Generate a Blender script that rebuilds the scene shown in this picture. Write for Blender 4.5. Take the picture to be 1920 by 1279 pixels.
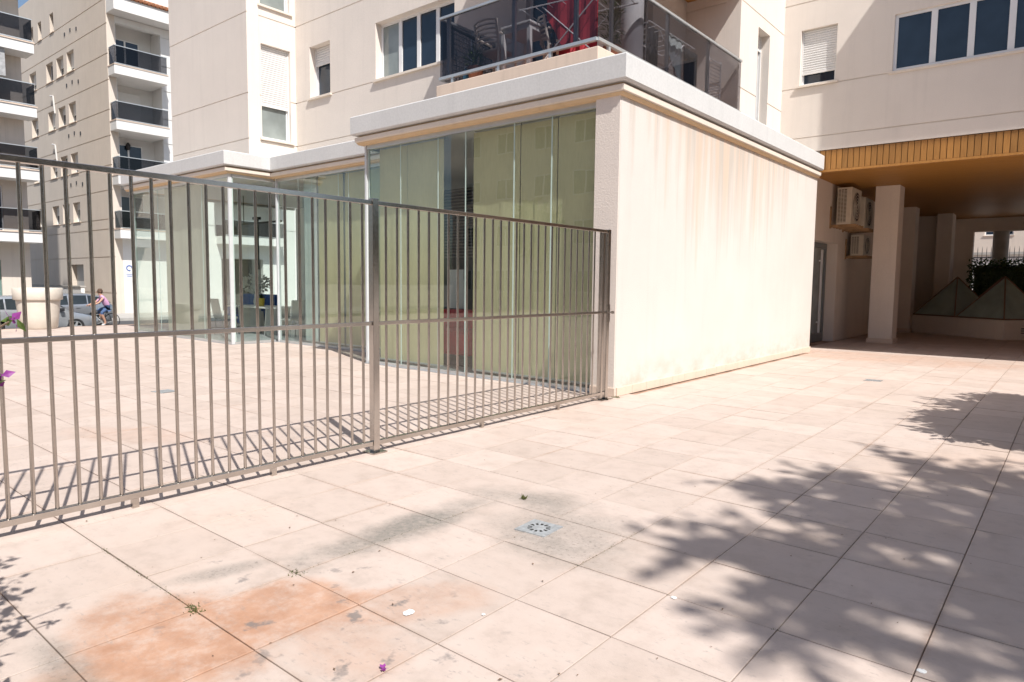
import bpy, bmesh, math, random
from mathutils import Vector, Matrix
random.seed(7)
for o in list(bpy.data.objects): bpy.data.objects.remove(o)
sc = bpy.context.scene
COL = sc.collection
# ------------------------------------------------------------------ camera, sky, sun, exposure
YAW, PITCH, ROLL = .6928, .0848, .01097
cam = bpy.data.cameras.new('camera'); camo = bpy.data.objects.new('camera', cam); COL.objects.link(camo)
cam.sensor_width = 36; cam.lens = 1274.6 / 1920 * 36; cam.clip_start = .05; cam.clip_end = 3000
CAM = Vector((4.537, -7.554, 1.45))
_fh = Vector((-math.sin(YAW), math.cos(YAW), 0)); _rt = Vector((math.cos(YAW), math.sin(YAW), 0)); _up = Vector((0, 0, 1))
_fw = _fh * math.cos(PITCH) - _up * math.sin(PITCH); _dn = -(_up * math.cos(PITCH) + _fh * math.sin(PITCH))
_ix = math.cos(ROLL) * _rt - math.sin(ROLL) * _dn; _iy = math.sin(ROLL) * _rt + math.cos(ROLL) * _dn
_m = Matrix((_ix, -_iy, -_fw)).transposed().to_4x4(); _m.translation = CAM
camo.matrix_world = _m
sc.camera = camo
SUN = Vector((1.53, -.60, 2.13)).normalized()            # towards the sun
world = bpy.data.worlds.new('World'); sc.world = world; world.use_nodes = True
wn = world.node_tree; sky = wn.nodes.new('ShaderNodeTexSky'); sky.sky_type = 'NISHITA'; sky.sun_disc = False
sky.sun_elevation = math.asin(SUN.z); sky.sun_rotation = math.atan2(SUN.x, SUN.y)
sky.air_density = 1.0; sky.dust_density = 1.6; sky.ozone_density = 1.0
wn.nodes['Background'].inputs[1].default_value = .10
wn.links.new(sky.outputs[0], wn.nodes['Background'].inputs[0])
sl = bpy.data.lights.new('sun', 'SUN'); sl.energy = 4.6; sl.angle = math.radians(.55); sl.color = (1, .965, .92)
so = bpy.data.objects.new('sun', sl); COL.objects.link(so); so.rotation_euler = (-SUN).to_track_quat('-Z', 'Y').to_euler(); so.location = SUN * 40
sc.view_settings.view_transform = 'Standard'; sc.view_settings.look = 'None'
sc.view_settings.exposure = .41; sc.view_settings.gamma = 1
sc.render.resolution_x = 1024; sc.render.resolution_y = 682
sc.render.engine = 'CYCLES'
sc.cycles.max_bounces = 8; sc.cycles.transparent_max_bounces = 20

# ------------------------------------------------------------------ helpers: materials
MATS = {}
def nd(nt, t, **kw):
    n = nt.nodes.new(t)
    for k, v in kw.items(): setattr(n, k, v)
    return n
def ramp(nt, fac, stops):
    r = nd(nt, 'ShaderNodeValToRGB'); e = r.color_ramp.elements
    while len(e) < len(stops): e.new(.5)
    for i, (p, c) in enumerate(stops): e[i].position = p; e[i].color = (*c, 1) if len(c) == 3 else c
    nt.links.new(fac, r.inputs[0]); return r.outputs[0]
def mixc(nt, f, a, b, mode='MIX'):
    m = nd(nt, 'ShaderNodeMix', data_type='RGBA', blend_type=mode)
    for s, v in ((m.inputs[0], f), (m.inputs[6], a), (m.inputs[7], b)):
        if hasattr(v, 'is_output') or isinstance(v, bpy.types.NodeSocket): nt.links.new(v, s)
        else: s.default_value = v if not isinstance(v, tuple) else ((*v, 1) if len(v) == 3 else v)
    return m.outputs[2]
def math_(nt, op, a, b=0.0, clamp=False):
    m = nd(nt, 'ShaderNodeMath', operation=op); m.use_clamp = clamp
    for i, v in enumerate((a, b)):
        if isinstance(v, bpy.types.NodeSocket): nt.links.new(v, m.inputs[i])
        else: m.inputs[i].default_value = v
    return m.outputs[0]
def noise(nt, vec, scale, detail=4, rough=.55, dist=0):
    n = nd(nt, 'ShaderNodeTexNoise'); n.inputs['Scale'].default_value = scale; n.inputs['Detail'].default_value = detail
    n.inputs['Roughness'].default_value = rough; n.inputs['Distortion'].default_value = dist
    if vec is not None: nt.links.new(vec, n.inputs['Vector'])
    return n.outputs[0]
def mapping(nt, vec, loc=(0, 0, 0), rot=(0, 0, 0), scale=(1, 1, 1)):
    m = nd(nt, 'ShaderNodeMapping'); m.inputs[1].default_value = loc; m.inputs[2].default_value = rot; m.inputs[3].default_value = scale
    nt.links.new(vec, m.inputs[0]); return m.outputs[0]
def newmat(name):
    m = bpy.data.materials.new(name); m.use_nodes = True; nt = m.node_tree
    MATS[name] = m
    return m, nt, nt.nodes['Principled BSDF']
def bump(nt, b, h, strength=.3, dist=.01):
    n = nd(nt, 'ShaderNodeBump'); n.inputs['Strength'].default_value = strength; n.inputs['Distance'].default_value = dist
    nt.links.new(h, n.inputs['Height']); nt.links.new(n.outputs[0], b.inputs['Normal'])
def pos(nt): return nd(nt, 'ShaderNodeNewGeometry').outputs['Position']
def plain(name, col, rough=.6, metal=0, var=.08, scale=6, bmp=0, bscale=60, spec=.5):
    """solid colour with a little unevenness"""
    m, nt, b = newmat(name); p = nd(nt, 'ShaderNodeTexCoord').outputs['Object']
    n = noise(nt, p, scale, 5)
    lo = tuple(max(0, c * (1 - var)) for c in col); hi = tuple(min(1, c * (1 + var)) for c in col)
    nt.links.new(ramp(nt, n, [(.3, lo), (.7, hi)]), b.inputs['Base Color'])
    r = math_(nt, 'MULTIPLY_ADD', n, rough * .3); nt.nodes[-1].inputs[2].default_value = rough * .85
    nt.links.new(r, b.inputs['Roughness']); b.inputs['Metallic'].default_value = metal
    b.inputs['Specular IOR Level'].default_value = spec
    if bmp: bump(nt, b, noise(nt, p, bscale, 3), bmp, .004)
    return m
def stucco(name, col, streak=None, grain=90, bstr=.35, var=.07, dirt=.0):
    m, nt, b = newmat(name); p = pos(nt)
    big = noise(nt, p, .9, 5, .6); fine = noise(nt, p, grain, 2, .7)
    c = ramp(nt, big, [(.3, tuple(k * (1 - var) for k in col)), (.7, tuple(min(1, k * (1 + var * .5)) for k in col))])
    c = mixc(nt, .35, c, ramp(nt, fine, [(.3, tuple(k * .8 for k in col)), (.65, tuple(min(1, k * 1.08) for k in col))]))
    sv = noise(nt, mapping(nt, p, scale=(5, 5, .25)), 1.2, 6, .65)
    c = mixc(nt, math_(nt, 'MULTIPLY', ramp(nt, sv, [(.52, (0, 0, 0)), (.75, (1, 1, 1))]), .10 + dirt), c, tuple(k * .68 for k in col))
    if streak:      # rain runs below a ledge: (ztop, length, strength, ycentre, ywidth)
        zt, ln, st, yc, yw = streak
        sep = nd(nt, 'ShaderNodeSeparateXYZ'); nt.links.new(p, sep.inputs[0])
        runs = noise(nt, mapping(nt, p, scale=(1, 3.2, .14)), 1.6, 6, .65)
        d = math_(nt, 'DIVIDE', math_(nt, 'SUBTRACT', zt, sep.outputs[2]), ln)
        reach = math_(nt, 'SUBTRACT', math_(nt, 'MULTIPLY', runs, 2.3), math_(nt, 'ADD', d, .42))
        yf = math_(nt, 'DIVIDE', math_(nt, 'ABSOLUTE', math_(nt, 'SUBTRACT', sep.outputs[1], yc)), yw)
        reach = math_(nt, 'SUBTRACT', reach, math_(nt, 'MULTIPLY', math_(nt, 'POWER', yf, 2.0), .45))
        k = math_(nt, 'MULTIPLY', math_(nt, 'MULTIPLY', reach, 1.6, True), st)
        tone = noise(nt, mapping(nt, p, loc=(3, 1, 0), scale=(1, 4.5, .2)), 1.3, 4)
        c = mixc(nt, k, c, ramp(nt, tone, [(.42, (.60, .40, .25)), (.56, (.40, .34, .27))]))
        low = math_(nt, 'SUBTRACT', 1.0, math_(nt, 'DIVIDE', sep.outputs[2], .55), True)
        ln2 = noise(nt, mapping(nt, p, scale=(1, 1.2, 2)), 2.2, 6, .7)
        k2 = math_(nt, 'MULTIPLY', math_(nt, 'MULTIPLY', low, ramp(nt, ln2, [(.42, (0, 0, 0)), (.68, (1, 1, 1))])), .75)
        c = mixc(nt, k2, c, (.50, .38, .27))
    nt.links.new(c, b.inputs['Base Color']); b.inputs['Roughness'].default_value = .92; b.inputs['Specular IOR Level'].default_value = .2
    bump(nt, b, fine, bstr, .006)
    return m
def thin_glass(name, tint=(.85, .93, .89), refl=1.0, extra=0.0, rough=0.0, ior=1.5):
    m, nt, b = newmat(name); nt.nodes.remove(b); out = nt.nodes['Material Output']
    t = nd(nt, 'ShaderNodeBsdfTransparent'); t.inputs[0].default_value = (*tint, 1)
    g = nd(nt, 'ShaderNodeBsdfGlossy'); g.inputs['Roughness'].default_value = rough; g.inputs[0].default_value = (1, 1, 1, 1)
    lw = nd(nt, 'ShaderNodeLayerWeight'); lw.inputs[0].default_value = .5      # Schlick, the same from both sides of the sheet
    k = math_(nt, 'MULTIPLY_ADD', math_(nt, 'POWER', lw.outputs['Facing'], 5.0), .9 * refl, True); nt.nodes[-1].inputs[2].default_value = .035 * refl + extra
    # very slight waviness of large panes
    p = pos(nt); bn = nd(nt, 'ShaderNodeBump'); bn.inputs['Strength'].default_value = .06; bn.inputs['Distance'].default_value = .02
    nt.links.new(noise(nt, p, 1.3, 1), bn.inputs['Height']); nt.links.new(bn.outputs[0], g.inputs['Normal'])
    mx = nd(nt, 'ShaderNodeMixShader'); nt.links.new(k, mx.inputs[0]); nt.links.new(t.outputs[0], mx.inputs[1]); nt.links.new(g.outputs[0], mx.inputs[2])
    nt.links.new(mx.outputs[0], out.inputs[0]); return m

M = {}
M['stucco'] = stucco('stucco_cream', (.76, .69, .62), dirt=.10, bstr=.5)
M['stucco_bright'] = stucco('stucco_stained', (.675, .627, .582), streak=(3.86, 2.5, .50, 3.7, 2.9), dirt=.04, var=.07, grain=70, bstr=.55)
M['stucco_rough'] = stucco('stucco_rough', (.74, .665, .60), grain=45, bstr=.9)
M['stucco_pass'] = stucco('stucco_passage', (.80, .70, .61), dirt=.12)
M['stucco_far'] = stucco('stucco_far', (.68, .60, .52), dirt=.25)
M['white_wall'] = stucco('white_wall', (.74, .73, .71), bstr=.1)
M['cornice'] = stucco('cornice_paint', (.62, .62, .61), grain=30, bstr=.12, dirt=.16)
M['cornice_low'] = stucco('cornice_cream', (.76, .68, .59), dirt=.15)
M['ochre'] = stucco('ochre_edge', (.68, .50, .31), dirt=.35)
M['peach'] = stucco('peach_slab', (.71, .57, .465), dirt=.28)
M['groove'] = plain('groove_dark', (.36, .30, .26), .9)
M['frame_white'] = plain('frame_white', (.78, .78, .78), .35, var=.03)
M['alu'] = plain('aluminium', (.58, .60, .60), .35, .6, var=.05)
M['steel'] = None
M['glass'] = thin_glass('glass_clear', (.93, .965, .945), 1.0, .025)
M['glass_rail'] = thin_glass('glass_smoked', (.55, .545, .57), .9, .0)
M['pane'] = None
M['glass_dark'] = thin_glass('glass_dark_smoked', (.40, .405, .425), .55, .0)
M['shutter'] = plain('shutter_white', (.74, .73, .71), .5, var=.03)
M['blind'] = None
M['rubber'] = plain('rubber_black', (.02, .02, .02), .8)
M['black'] = plain('black_paint', (.025, .025, .028), .5)
M['room'] = plain('room_dark', (.10, .09, .085), .9)
def steel():
    m, nt, b = newmat('stainless_steel'); p = nd(nt, 'ShaderNodeTexCoord').outputs['Object']
    n = noise(nt, p, 60, 4); s = noise(nt, p, 2.2, 4, .6)
    c = ramp(nt, s, [(.35, (.46, .425, .39)), (.65, (.56, .53, .495))])
    nt.links.new(c, b.inputs['Base Color']); b.inputs['Metallic'].default_value = 1
    nt.links.new(ramp(nt, n, [(.3, (.17,) * 3), (.7, (.26,) * 3)]), b.inputs['Roughness']); return m
M['steel'] = steel()
def pane_mat(name, col, rough=.04):
    m, nt, b = newmat(name); p = pos(nt)
    nt.links.new(ramp(nt, noise(nt, p, 1.5, 3), [(.3, tuple(c * .6 for c in col)), (.7, col)]), b.inputs['Base Color'])
    b.inputs['Roughness'].default_value = rough; b.inputs['IOR'].default_value = 1.55
    return m
M['pane'] = pane_mat('pane_dark', (.026, .043, .068)); M['pane_curtain'] = pane_mat('pane_curtain', (.30, .34, .33))
def blind_mat(name, col):
    m, nt, b = newmat(name); p = pos(nt)
    w = noise(nt, mapping(nt, p, scale=(60, 60, 3)), 2, 3); n = noise(nt, p, 1.6, 6, .65)
    c = mixc(nt, .5, ramp(nt, n, [(.3, tuple(k * .80 for k in col)), (.7, col)]), ramp(nt, w, [(.3, tuple(k * .85 for k in col)), (.7, tuple(min(1, k * 1.1) for k in col))]))
    nt.links.new(c, b.inputs['Base Color']); b.inputs['Roughness'].default_value = .85; b.inputs['Specular IOR Level'].default_value = .1
    return m
M['blind'] = blind_mat('blind_olive', (.64, .58, .375)); M['blind_grey'] = blind_mat('blind_grey', (.52, .51, .44))
M['post'] = plain('post_grey', (.58, .60, .61), .4, var=.05)
M['pale_edge'] = plain('pale_edge_teal', (.46, .58, .53), .3, var=.05)
M['blind_pale'] = blind_mat('blind_pale', (.60, .66, .64))
def wood():
    m, nt, b = newmat('varnished_wood'); p = pos(nt)
    g = noise(nt, mapping(nt, p, scale=(14, 14, 1.2)), 2, 6, .7, .6)
    r = nd(nt, 'ShaderNodeObjectInfo').outputs['Random']
    c = ramp(nt, g, [(.25, (.30, .135, .032)), (.75, (.45, .225, .062))])
    c = mixc(nt, 1.0, c, ramp(nt, r, [(0, (.82, .82, .82)), (1, (1.08, 1.05, 1.0))]), 'MULTIPLY')
    nt.links.new(c, b.inputs['Base Color']); b.inputs['Roughness'].default_value = .42; return m
M['wood'] = wood()
def soffit_mat():
    m, nt, b = newmat('soffit_wood'); p = pos(nt)
    g = noise(nt, mapping(nt, p, scale=(.6, 12, 4)), 2, 6, .7, .4)
    nt.links.new(ramp(nt, g, [(.25, (.33, .145, .028)), (.75, (.46, .22, .05))]), b.inputs['Base Color']); b.inputs['Roughness'].default_value = .5; b.inputs['Specular IOR Level'].default_value = .3; return m
M['soffit'] = soffit_mat()
TX0, TY0, TP = .11, -6.22, .505
def ellipse_mask(nt, p, cx, cy, rx, ry, ang, wob, soft=.5):
    q = mapping(nt, p, loc=(0, 0, 0)); v = nd(nt, 'ShaderNodeVectorMath', operation='SUBTRACT'); nt.links.new(p, v.inputs[0]); v.inputs[1].default_value = (cx, cy, 0)
    mp = mapping(nt, v.outputs[0], rot=(0, 0, -ang)); mp2 = mapping(nt, mp, scale=(1 / rx, 1 / ry, 0))
    l = nd(nt, 'ShaderNodeVectorMath', operation='LENGTH'); nt.links.new(mp2, l.inputs[0])
    d = math_(nt, 'ADD', l.outputs['Value'], math_(nt, 'MULTIPLY', math_(nt, 'SUBTRACT', wob, .5), 1.3))
    mr = nd(nt, 'ShaderNodeMapRange'); mr.interpolation_type = 'SMOOTHSTEP'; mr.inputs[1].default_value = 1; mr.inputs[2].default_value = 1 - soft; mr.inputs[3].default_value = 0; mr.inputs[4].default_value = 1
    nt.links.new(d, mr.inputs[0]); return mr.outputs[0]
def paving():
    m, nt, b = newmat('paving_slab'); p = pos(nt)
    sn = nd(nt, 'ShaderNodeVectorMath', operation='SNAP'); sub = nd(nt, 'ShaderNodeVectorMath', operation='SUBTRACT')
    nt.links.new(p, sub.inputs[0]); sub.inputs[1].default_value = (TX0, TY0, 0); fl2 = mapping(nt, sub.outputs[0], scale=(1, 1, 0)); nt.links.new(fl2, sn.inputs[0]); sn.inputs[1].default_value = (TP, TP, 10)
    wn_ = nd(nt, 'ShaderNodeTexWhiteNoise', noise_dimensions='3D'); nt.links.new(sn.outputs[0], wn_.inputs[0])
    rnd = wn_.outputs['Value']
    big = noise(nt, p, .55, 5, .6); mid = noise(nt, p, 5, 6, .7); fine = noise(nt, p, 140, 2, .7)
    base = ramp(nt, big, [(.3, (.50, .408, .352)), (.7, (.555, .458, .40))])
    base = mixc(nt, .5, base, ramp(nt, mid, [(.28, (.37, .30, .255)), (.5, (.535, .442, .388)), (.75, (.59, .50, .445))]))
    base = mixc(nt, 1.0, base, ramp(nt, rnd, [(0, (.92, .915, .905)), (1, (1.035, 1.035, 1.035))]), 'MULTIPLY')
    wob = noise(nt, p, 2.6, 6, .65)
    # dirt and rust that gathers along the joints
    fr = nd(nt, 'ShaderNodeVectorMath', operation='FRACTION'); dv_ = nd(nt, 'ShaderNodeVectorMath', operation='DIVIDE'); nt.links.new(sub.outputs[0], dv_.inputs[0]); dv_.inputs[1].default_value = (TP, TP, TP); nt.links.new(dv_.outputs[0], fr.inputs[0])
    sf_ = nd(nt, 'ShaderNodeSeparateXYZ'); nt.links.new(fr.outputs[0], sf_.inputs[0])
    ex = math_(nt, 'ABSOLUTE', math_(nt, 'SUBTRACT', sf_.outputs[0], .5)); ey = math_(nt, 'ABSOLUTE', math_(nt, 'SUBTRACT', sf_.outputs[1], .5))
    edge = math_(nt, 'MAXIMUM', ex, ey)                      # .5 at a joint
    grit = noise(nt, p, 28, 6, .75); patch = noise(nt, p, .9, 4, .6)
    ek = math_(nt, 'ADD', edge, math_(nt, 'MULTIPLY', math_(nt, 'SUBTRACT', grit, .5), .16))
    ek = math_(nt, 'MULTIPLY', ramp(nt, ek, [(.445, (0, 0, 0)), (.50, (1, 1, 1))]), ramp(nt, patch, [(.42, (.10,) * 3), (.66, (.9,) * 3)]))
    base = mixc(nt, math_(nt, 'MULTIPLY', ek, .42), base, ramp(nt, noise(nt, p, .7, 2), [(.40, (.36, .21, .13)), (.6, (.27, .23, .19))]))
    # rust-orange discolouration of whole slabs, broken up, with harder edges
    brk = noise(nt, p, 9, 9, .72); wob2 = noise(nt, p, 1.7, 9, .7)
    org = [(1.75, -6.35, .62, .42, .1, .95), (1.90, -5.93, .36, .30, .0, .9), (2.28, -5.55, .46, .22, 1.0, .75), (2.42, -5.98, .34, .25, .1, .5), (2.05, -6.75, .5, .3, 0, .8), (1.5, 8.0, 3.4, 1.3, 0, .45), (-2.2, -5.0, .9, .35, .5, .3)]
    for cx, cy, rx, ry, a, st in org:
        k = ellipse_mask(nt, p, cx, cy, rx, ry, a, wob2, .45)
        k = math_(nt, 'MULTIPLY', k, ramp(nt, brk, [(.30, (.35,) * 3), (.55, (1, 1, 1))])); k = math_(nt, 'MULTIPLY', k, ramp(nt, rnd, [(0, (.45,) * 3), (.6, (1, 1, 1))]))
        base = mixc(nt, math_(nt, 'MULTIPLY', k, st), base, ramp(nt, mid, [(.3, (.36, .19, .115)), (.7, (.52, .315, .215))]))
    far = noise(nt, p, .35, 3); base = mixc(nt, math_(nt, 'MULTIPLY', ramp(nt, far, [(.55, (0, 0, 0)), (.75, (1, 1, 1))]), .28), base, (.56, .38, .27))
    spots = ramp(nt, noise(nt, p, 42, 3, .7), [(.56, (0, 0, 0)), (.66, (1, 1, 1))])
    for cx, cy, rx, ry, a, st in [(1.55, -4.95, 1.0, .24, math.pi / 2, .85), (1.80, -4.0, .62, .26, .25, .65), (2.25, -4.32, .62, .50, .2, .50), (2.45, -4.62, .5, .35, 0, .45), (1.35, -5.9, .4, .1, 1.3, .5), (1.7, -6.75, .5, .12, 0, .55)]:
        k = ellipse_mask(nt, p, cx, cy, rx, ry, a, wob, .85); k = math_(nt, 'MULTIPLY', k, ramp(nt, grit, [(.3, (.55,) * 3), (.62, (1, 1, 1))]))
        base = mixc(nt, math_(nt, 'MULTIPLY', k, st), base, (.17, .165, .145))
        base = mixc(nt, math_(nt, 'MULTIPLY', math_(nt, 'MULTIPLY', k, spots), .5), base, (.11, .10, .09))
    pit = ramp(nt, noise(nt, mapping(nt, p, scale=(1.0, 2.2, 1)), 15, 6, .75), [(.57, (0, 0, 0)), (.66, (1, 1, 1))])
    pz = ramp(nt, noise(nt, p, 1.1, 3), [(.40, (.08, .08, .08)), (.64, (1, 1, 1))])
    base = mixc(nt, math_(nt, 'MULTIPLY', math_(nt, 'MULTIPLY', pit, pz), .62), base, (.25, .225, .21))
    scuff = ramp(nt, noise(nt, mapping(nt, p, rot=(0, 0, .6), scale=(1, 4, 1)), 3.5, 7, .75), [(.56, (0, 0, 0)), (.72, (1, 1, 1))])
    base = mixc(nt, math_(nt, 'MULTIPLY', scuff, .28), base, (.40, .345, .31))
    blk = ramp(nt, noise(nt, p, 6.5, 4, .6), [(.61, (0, 0, 0)), (.68, (1, 1, 1))])
    base = mixc(nt, math_(nt, 'MULTIPLY', math_(nt, 'MULTIPLY', blk, ellipse_mask(nt, p, 2.1, -5.9, 1.4, .9, .2, wob, .8)), .75), base, (.16, .15, .145))
    nt.links.new(base, b.inputs['Base Color'])
    nt.links.new(ramp(nt, mid, [(.3, (.62,) * 3), (.7, (.82,) * 3)]), b.inputs['Roughness']); b.inputs['Specular IOR Level'].default_value = .3
    bump(nt, b, math_(nt, 'ADD', fine, math_(nt, 'MULTIPLY', mid, 1.5)), .22, .004)
    return m
M['paving'] = paving()
def grout():
    m, nt, b = newmat('grout'); p = pos(nt); n = noise(nt, p, 1.3, 6, .7)
    nt.links.new(ramp(nt, n, [(.36, (.44, .33, .26)), (.52, (.36, .23, .165)), (.62, (.17, .115, .075)), (.72, (.08, .08, .04))]), b.inputs['Base Color']); b.inputs['Roughness'].default_value = .95; return m
M['grout'] = grout()
M['asphalt'] = plain('asphalt', (.07, .07, .072), .9, var=.2, scale=2, bmp=.3, bscale=120)
M['concrete'] = plain('concrete', (.42, .40, .37), .9, var=.12, scale=3, bmp=.2)
M['sand'] = plain('ground_far', (.32, .29, .25), .95, var=.15, scale=.2)

# ------------------------------------------------------------------ helpers: meshes and objects
class MB:
    def __init__(s): s.v = []; s.f = []; s.m = []
    def quad(s, pts, mi=0):
        i = len(s.v); s.v += [tuple(p) for p in pts]; s.f.append(tuple(range(i, i + len(pts)))); s.m.append(mi)
    def box(s, x0, x1, y0, y1, z0, z1, mi=0):
        i = len(s.v)
        s.v += [(x, y, z) for z in (z0, z1) for y in (y0, y1) for x in (x0, x1)]
        for f in ((0, 2, 3, 1), (4, 5, 7, 6), (0, 1, 5, 4), (2, 6, 7, 3), (0, 4, 6, 2), (1, 3, 7, 5)):
            s.f.append(tuple(i + k for k in f)); s.m.append(mi)
        return s
    def obox(s, c, ax, ay, az, hx, hy, hz, mi=0):
        c, ax, ay, az = Vector(c), Vector(ax), Vector(ay), Vector(az); i = len(s.v)
        s.v += [tuple(c + ax * a * hx + ay * b_ * hy + az * d * hz) for d in (-1, 1) for b_ in (-1, 1) for a in (-1, 1)]
        for f in ((0, 2, 3, 1), (4, 5, 7, 6), (0, 1, 5, 4), (2, 6, 7, 3), (0, 4, 6, 2), (1, 3, 7, 5)):
            s.f.append(tuple(i + k for k in f)); s.m.append(mi)
        return s
    def tube(s, pts, r, n=8, mi=0, caps=True):
        pts = [Vector(p) for p in pts]; rs = r if isinstance(r, (list, tuple)) else [r] * len(pts); rings = []
        t0 = (pts[1] - pts[0]).normalized(); u = t0.orthogonal().normalized()
        for k, p in enumerate(pts):
            a = pts[max(0, k - 1)]; b_ = pts[min(len(pts) - 1, k + 1)]; t = (b_ - a)
            t = t.normalized() if t.length > 1e-9 else t0
            u = (u - t * u.dot(t)); u = u.normalized() if u.length > 1e-6 else t.orthogonal().normalized(); w = t.cross(u)
            i = len(s.v); rings.append(i)
            s.v += [tuple(p + (u * math.cos(2 * math.pi * q / n) + w * math.sin(2 * math.pi * q / n)) * rs[k]) for q in range(n)]
        for a, b_ in zip(rings, rings[1:]):
            for q in range(n): s.f.append((a + q, a + (q + 1) % n, b_ + (q + 1) % n, b_ + q)); s.m.append(mi)
        if caps:
            s.f.append(tuple(rings[0] + q for q in reversed(range(n)))); s.m.append(mi); s.f.append(tuple(rings[-1] + q for q in range(n))); s.m.append(mi)
        return s
    def lathe(s, prof, n=32, c=(0, 0, 0), mi=0):
        rings = []
        for r, z in prof:
            rings.append(len(s.v)); s.v += [(c[0] + r * math.cos(2 * math.pi * q / n), c[1] + r * math.sin(2 * math.pi * q / n), c[2] + z) for q in range(n)]
        for a, b_ in zip(rings, rings[1:]):
            for q in range(n): s.f.append((a + q, a + (q + 1) % n, b_ + (q + 1) % n, b_ + q)); s.m.append(mi)
        return s
    def prism(s, poly, z0, z1, mi=0):
        n = len(poly); i = len(s.v); s.v += [(x, y, z0) for x, y in poly] + [(x, y, z1) for x, y in poly]
        s.f.append(tuple(i + k for k in reversed(range(n)))); s.f.append(tuple(i + n + k for k in range(n))); s.m += [mi, mi]
        for k in range(n): s.f.append((i + k, i + (k + 1) % n, i + n + (k + 1) % n, i + n + k)); s.m.append(mi)
        return s
    def mesh(s, name, mats, smooth=False):
        me = bpy.data.meshes.new(name); me.from_pydata(s.v, [], s.f)
        for m in (mats if isinstance(mats, (list, tuple)) else [mats]): me.materials.append(m)
        for p_, k in zip(me.polygons, s.m): p_.material_index = k
        bm = bmesh.new(); bm.from_mesh(me); bmesh.ops.recalc_face_normals(bm, faces=bm.faces); bm.to_mesh(me); bm.free()
        if smooth:
            me.polygons.foreach_set('use_smooth', [True] * len(me.polygons))
            try: me.set_sharp_from_angle(angle=math.radians(40))
            except Exception: pass
        return me
    def build(s, name, mats, parent=None, smooth=False, loc=None, bevel=0):
        """link as ONE object; vertices are world coordinates (or relative to parent when loc is given)"""
        if loc is None and parent is None:        # origin at the base centre
            xs, ys, zs = zip(*s.v); loc = Vector(((min(xs) + max(xs)) / 2, (min(ys) + max(ys)) / 2, min(zs)))
            s.v = [tuple(Vector(v) - loc) for v in s.v]
        elif loc is None: 
            off = wpos(parent); s.v = [tuple(Vector(v) - off) for v in s.v]; loc = Vector()
        me = s.mesh(name, mats, smooth); o = bpy.data.objects.new(name, me); COL.objects.link(o); o.location = loc
        if parent: o.parent = parent
        if bevel:
            b = o.modifiers.new('bevel', 'BEVEL'); b.width = bevel; b.segments = 2; b.limit_method = 'ANGLE'; b.angle_limit = math.radians(50)
        return o
def wpos(o):
    v = Vector(o.location)
    while o.parent: o = o.parent; v += Vector(o.location)
    return v
def tag(o, label=None, cat=None, group=None, kind=None):
    if label: o['label'] = label
    if cat: o['category'] = cat
    if group: o['group'] = group
    if kind: o['kind'] = kind
    return o
def thing(name, label, cat, loc=(0, 0, 0), group=None):
    o = bpy.data.objects.new(name, None); COL.objects.link(o); o.location = loc; o.empty_display_size = .2
    return tag(o, label, cat, group)
def copy_tree(o, parent=None):
    c = o.copy(); COL.objects.link(c); c.parent = parent
    for ch in list(o.children): copy_tree(ch, c)
    return c
def share(name, me, parent, loc, rot=None):
    o = bpy.data.objects.new(name, me); COL.objects.link(o); o.parent = parent; o.location = loc
    if rot: o.rotation_euler = rot
    return o
Z = Vector((0, 0, 1))
class Plane:
    """a wall plane: origin, direction along the wall, outward normal"""
    def __init__(s, o, u, n): s.o = Vector(o); s.u = Vector(u); s.n = Vector(n)
    def p(s, u, z, off=0.0): return s.o + s.u * u + Z * z - s.n * off
    def box(s, mb, u0, u1, z0, z1, o0, o1, mi=0):      # off: positive = into the wall
        return mb.obox(s.p((u0 + u1) / 2, (z0 + z1) / 2, (o0 + o1) / 2), s.u, s.n, Z, abs(u1 - u0) / 2, abs(o1 - o0) / 2, abs(z1 - z0) / 2, mi)
def wall(name, pl, u0, u1, z0, z1, mat, parent, holes=(), grooves=(), vgrooves=(), thick=.3, gd=.016, gw=.022):
    us = {u0, u1}; zs = {z0, z1}
    for a, b_, c, d in holes: us |= {a, b_}; zs |= {c, d}
    gs = [g for g in grooves if z0 < g < z1]; vg = [g for g in vgrooves if u0 < g < u1]
    for g in gs: zs |= {g - gw / 2, g + gw / 2}
    for g in vg: us |= {g - gw / 2, g + gw / 2}
    us = sorted(k for k in us if u0 <= k <= u1); zs = sorted(k for k in zs if z0 <= k <= z1)
    def off(i, j):
        if i < 0 or j < 0 or i >= len(us) - 1 or j >= len(zs) - 1: return None
        cu = (us[i] + us[i + 1]) / 2; cz = (zs[j] + zs[j + 1]) / 2
        for a, b_, c, d in holes:
            if a < cu < b_ and c < cz < d: return thick
        if any(abs(cz - g) < gw / 2 for g in gs) or any(abs(cu - g) < gw / 2 for g in vg): return gd
        return 0
    mb = MB(); P = pl.p
    for i in range(len(us) - 1):
        for j in range(len(zs) - 1):
            o = off(i, j); a, b_, c, d = us[i], us[i + 1], zs[j], zs[j + 1]
            if o < thick:
                mb.quad([P(a, c, o), P(b_, c, o), P(b_, d, o), P(a, d, o)]); mb.quad([P(a, c, thick), P(a, d, thick), P(b_, d, thick), P(b_, c, thick)])
            for (ii, jj, q1, q2) in ((i + 1, j, (b_, c), (b_, d)), (i, j + 1, (a, d), (b_, d))):
                n = off(ii, jj); n = thick if n is None else n
                if n != o: mb.quad([P(*q1, o), P(*q2, o), P(*q2, n), P(*q1, n)])
            if i == 0 and o < thick: mb.quad([P(a, c, o), P(a, d, o), P(a, d, thick), P(a, c, thick)])
            if j == 0 and o < thick: mb.quad([P(a, c, o), P(b_, c, o), P(b_, c, thick), P(a, c, thick)])
    return mb.build(name, mat, parent)
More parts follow.
